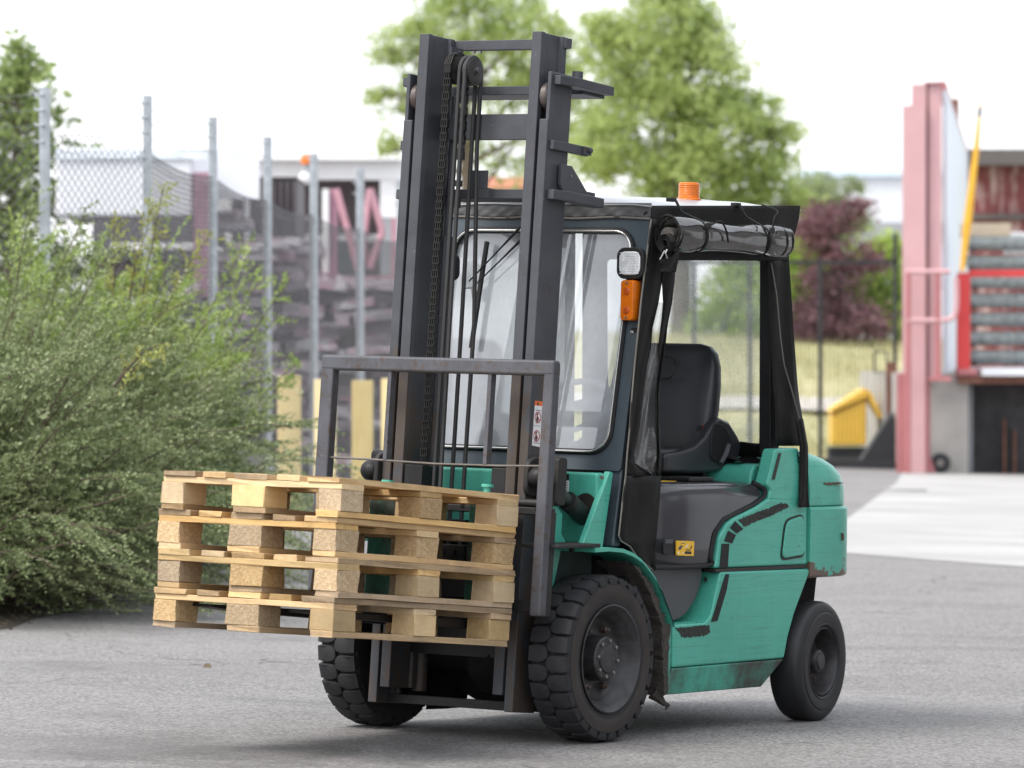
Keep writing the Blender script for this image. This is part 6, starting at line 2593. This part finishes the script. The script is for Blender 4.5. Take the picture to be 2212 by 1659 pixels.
# ---- controls seen through the windscreen
mb = MB()
mb.prism([(-.20, .90), (-.20, 1.10), (-.26, 1.135), (-.36, 1.09), (-.36, .90)], -.42, .42)
mb.build("dashboard", BLK, TR, bevel=.02, seg=3)
mb = MB()
c = Vector((-.56, .0, 1.285))
nx_, nz_ = math.cos(R_(52)), math.sin(R_(52))
ax1, ax2 = Vector((0, 1, 0)), Vector((nz_ * -1, 0, nx_)) * -1
mb.tube([tuple(c + (ax1 * math.cos(2 * math.pi * k / 40) + ax2 * math.sin(2 * math.pi * k / 40)) * .175) for k in range(42)], .0125, 8)
for a in (90, 210, 330):
    mb.tube([tuple(c), tuple(c + (ax1 * math.cos(R_(a)) + ax2 * math.sin(R_(a))) * .172)], [.02, .011], 8)
mb.tube([tuple(c), (-.33, 0, 1.06)], .03, 12)
mb.build("steering_wheel", simple("pale_grey_plastic", (.30, .31, .32), .45, var=.08), TR)
mb = MB()
mb.tube(smooth_path([(-.34, -.10, 1.10), (-.42, -.08, 1.20), (-.45, .0, 1.33), (-.40, .10, 1.40)], 6), .012, 8)
mb.tube(smooth_path([(-.34, -.06, 1.10), (-.40, -.03, 1.19), (-.42, .04, 1.30), (-.38, .12, 1.36)], 6), .012, 8)
mb.build("grab_handle", BLK, TR)
mb = MB()
mb.lathe([(0, 0), (.055, 0), (.06, .006), (.045, .035), (0, .04)], (-.32, -.22, 1.14), 'x', 24)
mb.build("round_gauge", GREYK, TR)
for k in range(4):
    mb = MB()
    mb.tube([(-.34, .20 + .05 * k, 1.10), (-.40, .20 + .05 * k, 1.21)], .006, 6)
    mb.lathe([(0, -.018), (.014, -.012), (.016, 0), (.012, .014), (0, .018)], (-.405, .20 + .05 * k, 1.222), 'z', 12)
    mb.build("control_lever", BLK, TR)
mb = MB()
mb.box(-.42, -.26, -.48, .48, .45, .665)
mb.build("floor_plate", BLK, TR)
# ------------------------------------------------------------------ pallets
WOOD = m_wood("pallet_softwood", (0.50, 0.31, 0.125), (0.65, 0.445, 0.21))
WOODD = m_wood("weathered_pallet_board", (0.30, 0.195, 0.098), (0.45, 0.315, 0.17), grime=.6)
WOODP = m_wood("pale_pallet_board", (0.58, 0.40, 0.19), (0.70, 0.52, 0.275), grime=.25)
CHIPM = m_chip("pressed_chip_block")


def board_mesh(name, L, W, H, mat, seed):
    rg = np.random.default_rng(seed)
    bm = bmesh.new()
    bmesh.ops.create_cube(bm, size=1.0)
    bmesh.ops.scale(bm, vec=(L, W, H), verts=bm.verts)
    long_e = [e for e in bm.edges if abs((e.verts[0].co - e.verts[1].co).x) > L * .9] if L > .3 else []
    if long_e:
        bmesh.ops.subdivide_edges(bm, edges=long_e, cuts=5, use_grid_fill=True)
    bmesh.ops.bevel(bm, geom=[e for e in bm.edges if e.calc_face_angle(0) > .5], offset=.0022, segments=1, affect='EDGES')
    for v in bm.verts:
        n = rg.normal(0, 1, 3)
        v.co += Vector((n[0] * .0022, n[1] * .0016, n[2] * .0007))
    me = bpy.data.meshes.new(name)
    bm.to_mesh(me)
    bm.free()
    me.materials.append(mat)
    return me


WM = [WOOD, WOODD, WOODP]
DECKW = [board_mesh("deck_board", 1.2, .145, .022, WM[i % 3], 50 + i) for i in range(5)]
DECKN = [board_mesh("deck_board", 1.2, .100, .022, WM[i % 3], 60 + i) for i in range(4)]
CROSS = [board_mesh("cross_board", .80, .145, .022, [WOOD, WOODP][i % 2], 70 + i) for i in range(4)]
BOTW = [board_mesh("bottom_board", 1.2, .145, .022, [WOODD, WOOD][i % 2], 80 + i) for i in range(2)]
BOTN = [board_mesh("bottom_board", 1.2, .100, .022, [WOODD, WOOD, WOOD][i % 3], 90 + i) for i in range(3)]
BLKO = [board_mesh("block", .145, .100, .078, [CHIPM, WOODP, CHIPM][i % 3], 100 + i) for i in range(3)]
BLKC = [board_mesh("block", .145, .145, .078, [CHIPM, WOODP, CHIPM][i % 3], 110 + i) for i in range(3)]

PJIT = [(0.000, 0.002, 0.000), (0.002, 0.006, 0.004), (-0.004, -.004, -0.006), (0.006, 0.013, -0.006)]
PLAB = ["wooden pallet resting on the forks, lowest of the stack", "wooden pallet, second from the bottom of the stack on the forks",
        "wooden pallet with grey chipboard blocks, directly under the top pallet", "wooden pallet on top of the stack carried by the forklift"]
MT4 = Matrix(((CT, 0, -ST, 0), (0, 1, 0, 0), (ST, 0, CT, 0), (0, 0, 0, 1)))
rp = random.Random(5)
for k in range(4):
    dx, dy, dyaw = PJIT[k]
    root = empty("pallet")
    root.matrix_world = TRUCK_M @ MT4 @ Matrix.Translation((.481 + dx, .0093 + dy, .3495 + .1446 * k)) @ Matrix.Rotation(.0236 + dyaw, 4, 'Z')
    tag(root, PLAB[k], "pallet", "pallets stacked on the forks")

    def put(name, me, loc, rz=0.0):
        o = link(name, me, root)
        o.location = (loc[0] + rp.gauss(0, .0025), loc[1] + rp.gauss(0, .0025), loc[2])
        o.rotation_euler = (0, 0, rz + rp.gauss(0, .004) + (math.pi if rp.random() < .5 else 0))
        return o
    for i, y in enumerate((-.35, 0, .35)):
        put("bottom_board", (BOTW if i == 1 else BOTN)[(k + i) % (2 if i == 1 else 3)], (.6, y, .011))
        for j, x in enumerate((.0725, .6, 1.1275)):
            me = (BLKC if i == 1 else BLKO)[0 if k == 2 else (rp.randrange(3))]
            put("block", me, (x, y, .022 + .039))
    for j, x in enumerate((.0725, .6, 1.1275)):
        put("cross_board", CROSS[(k + j) % 4], (x, 0, .1 + .011), math.pi / 2)
    for i, (y, w) in enumerate(((-.3275, 1), (-.164, 0), (0, 1), (.164, 0), (.3275, 1))):
        put("deck_board", DECKW[(k * 2 + i) % 5] if w else DECKN[(k + i) % 4], (.6, y, .122 + .0112))
# a loose stone chip on the asphalt
mb = MB()
pz = [(-.02, -.015, 0), (.022, -.012, 0), (.016, .016, 0), (-.016, .014, 0), (-.012, -.008, .018), (.012, -.006, .016), (.008, .010, .019), (-.010, .008, .014)]
mb._add(pz, [(0, 3, 2, 1), (4, 5, 6, 7), (0, 1, 5, 4), (1, 2, 6, 5), (2, 3, 7, 6), (3, 0, 4, 7)])
o = mb.build("stone_chip", simple("brown_stone", (.16, .12, .08), .9))
Yst = 1.40 * FOC / (1640 - 890)
o.location = (xat(448, Yst), Yst, gz(xat(448, Yst)) + .001)
tag(o, "small brown stone lying on the asphalt left of the front wheel", "stone")
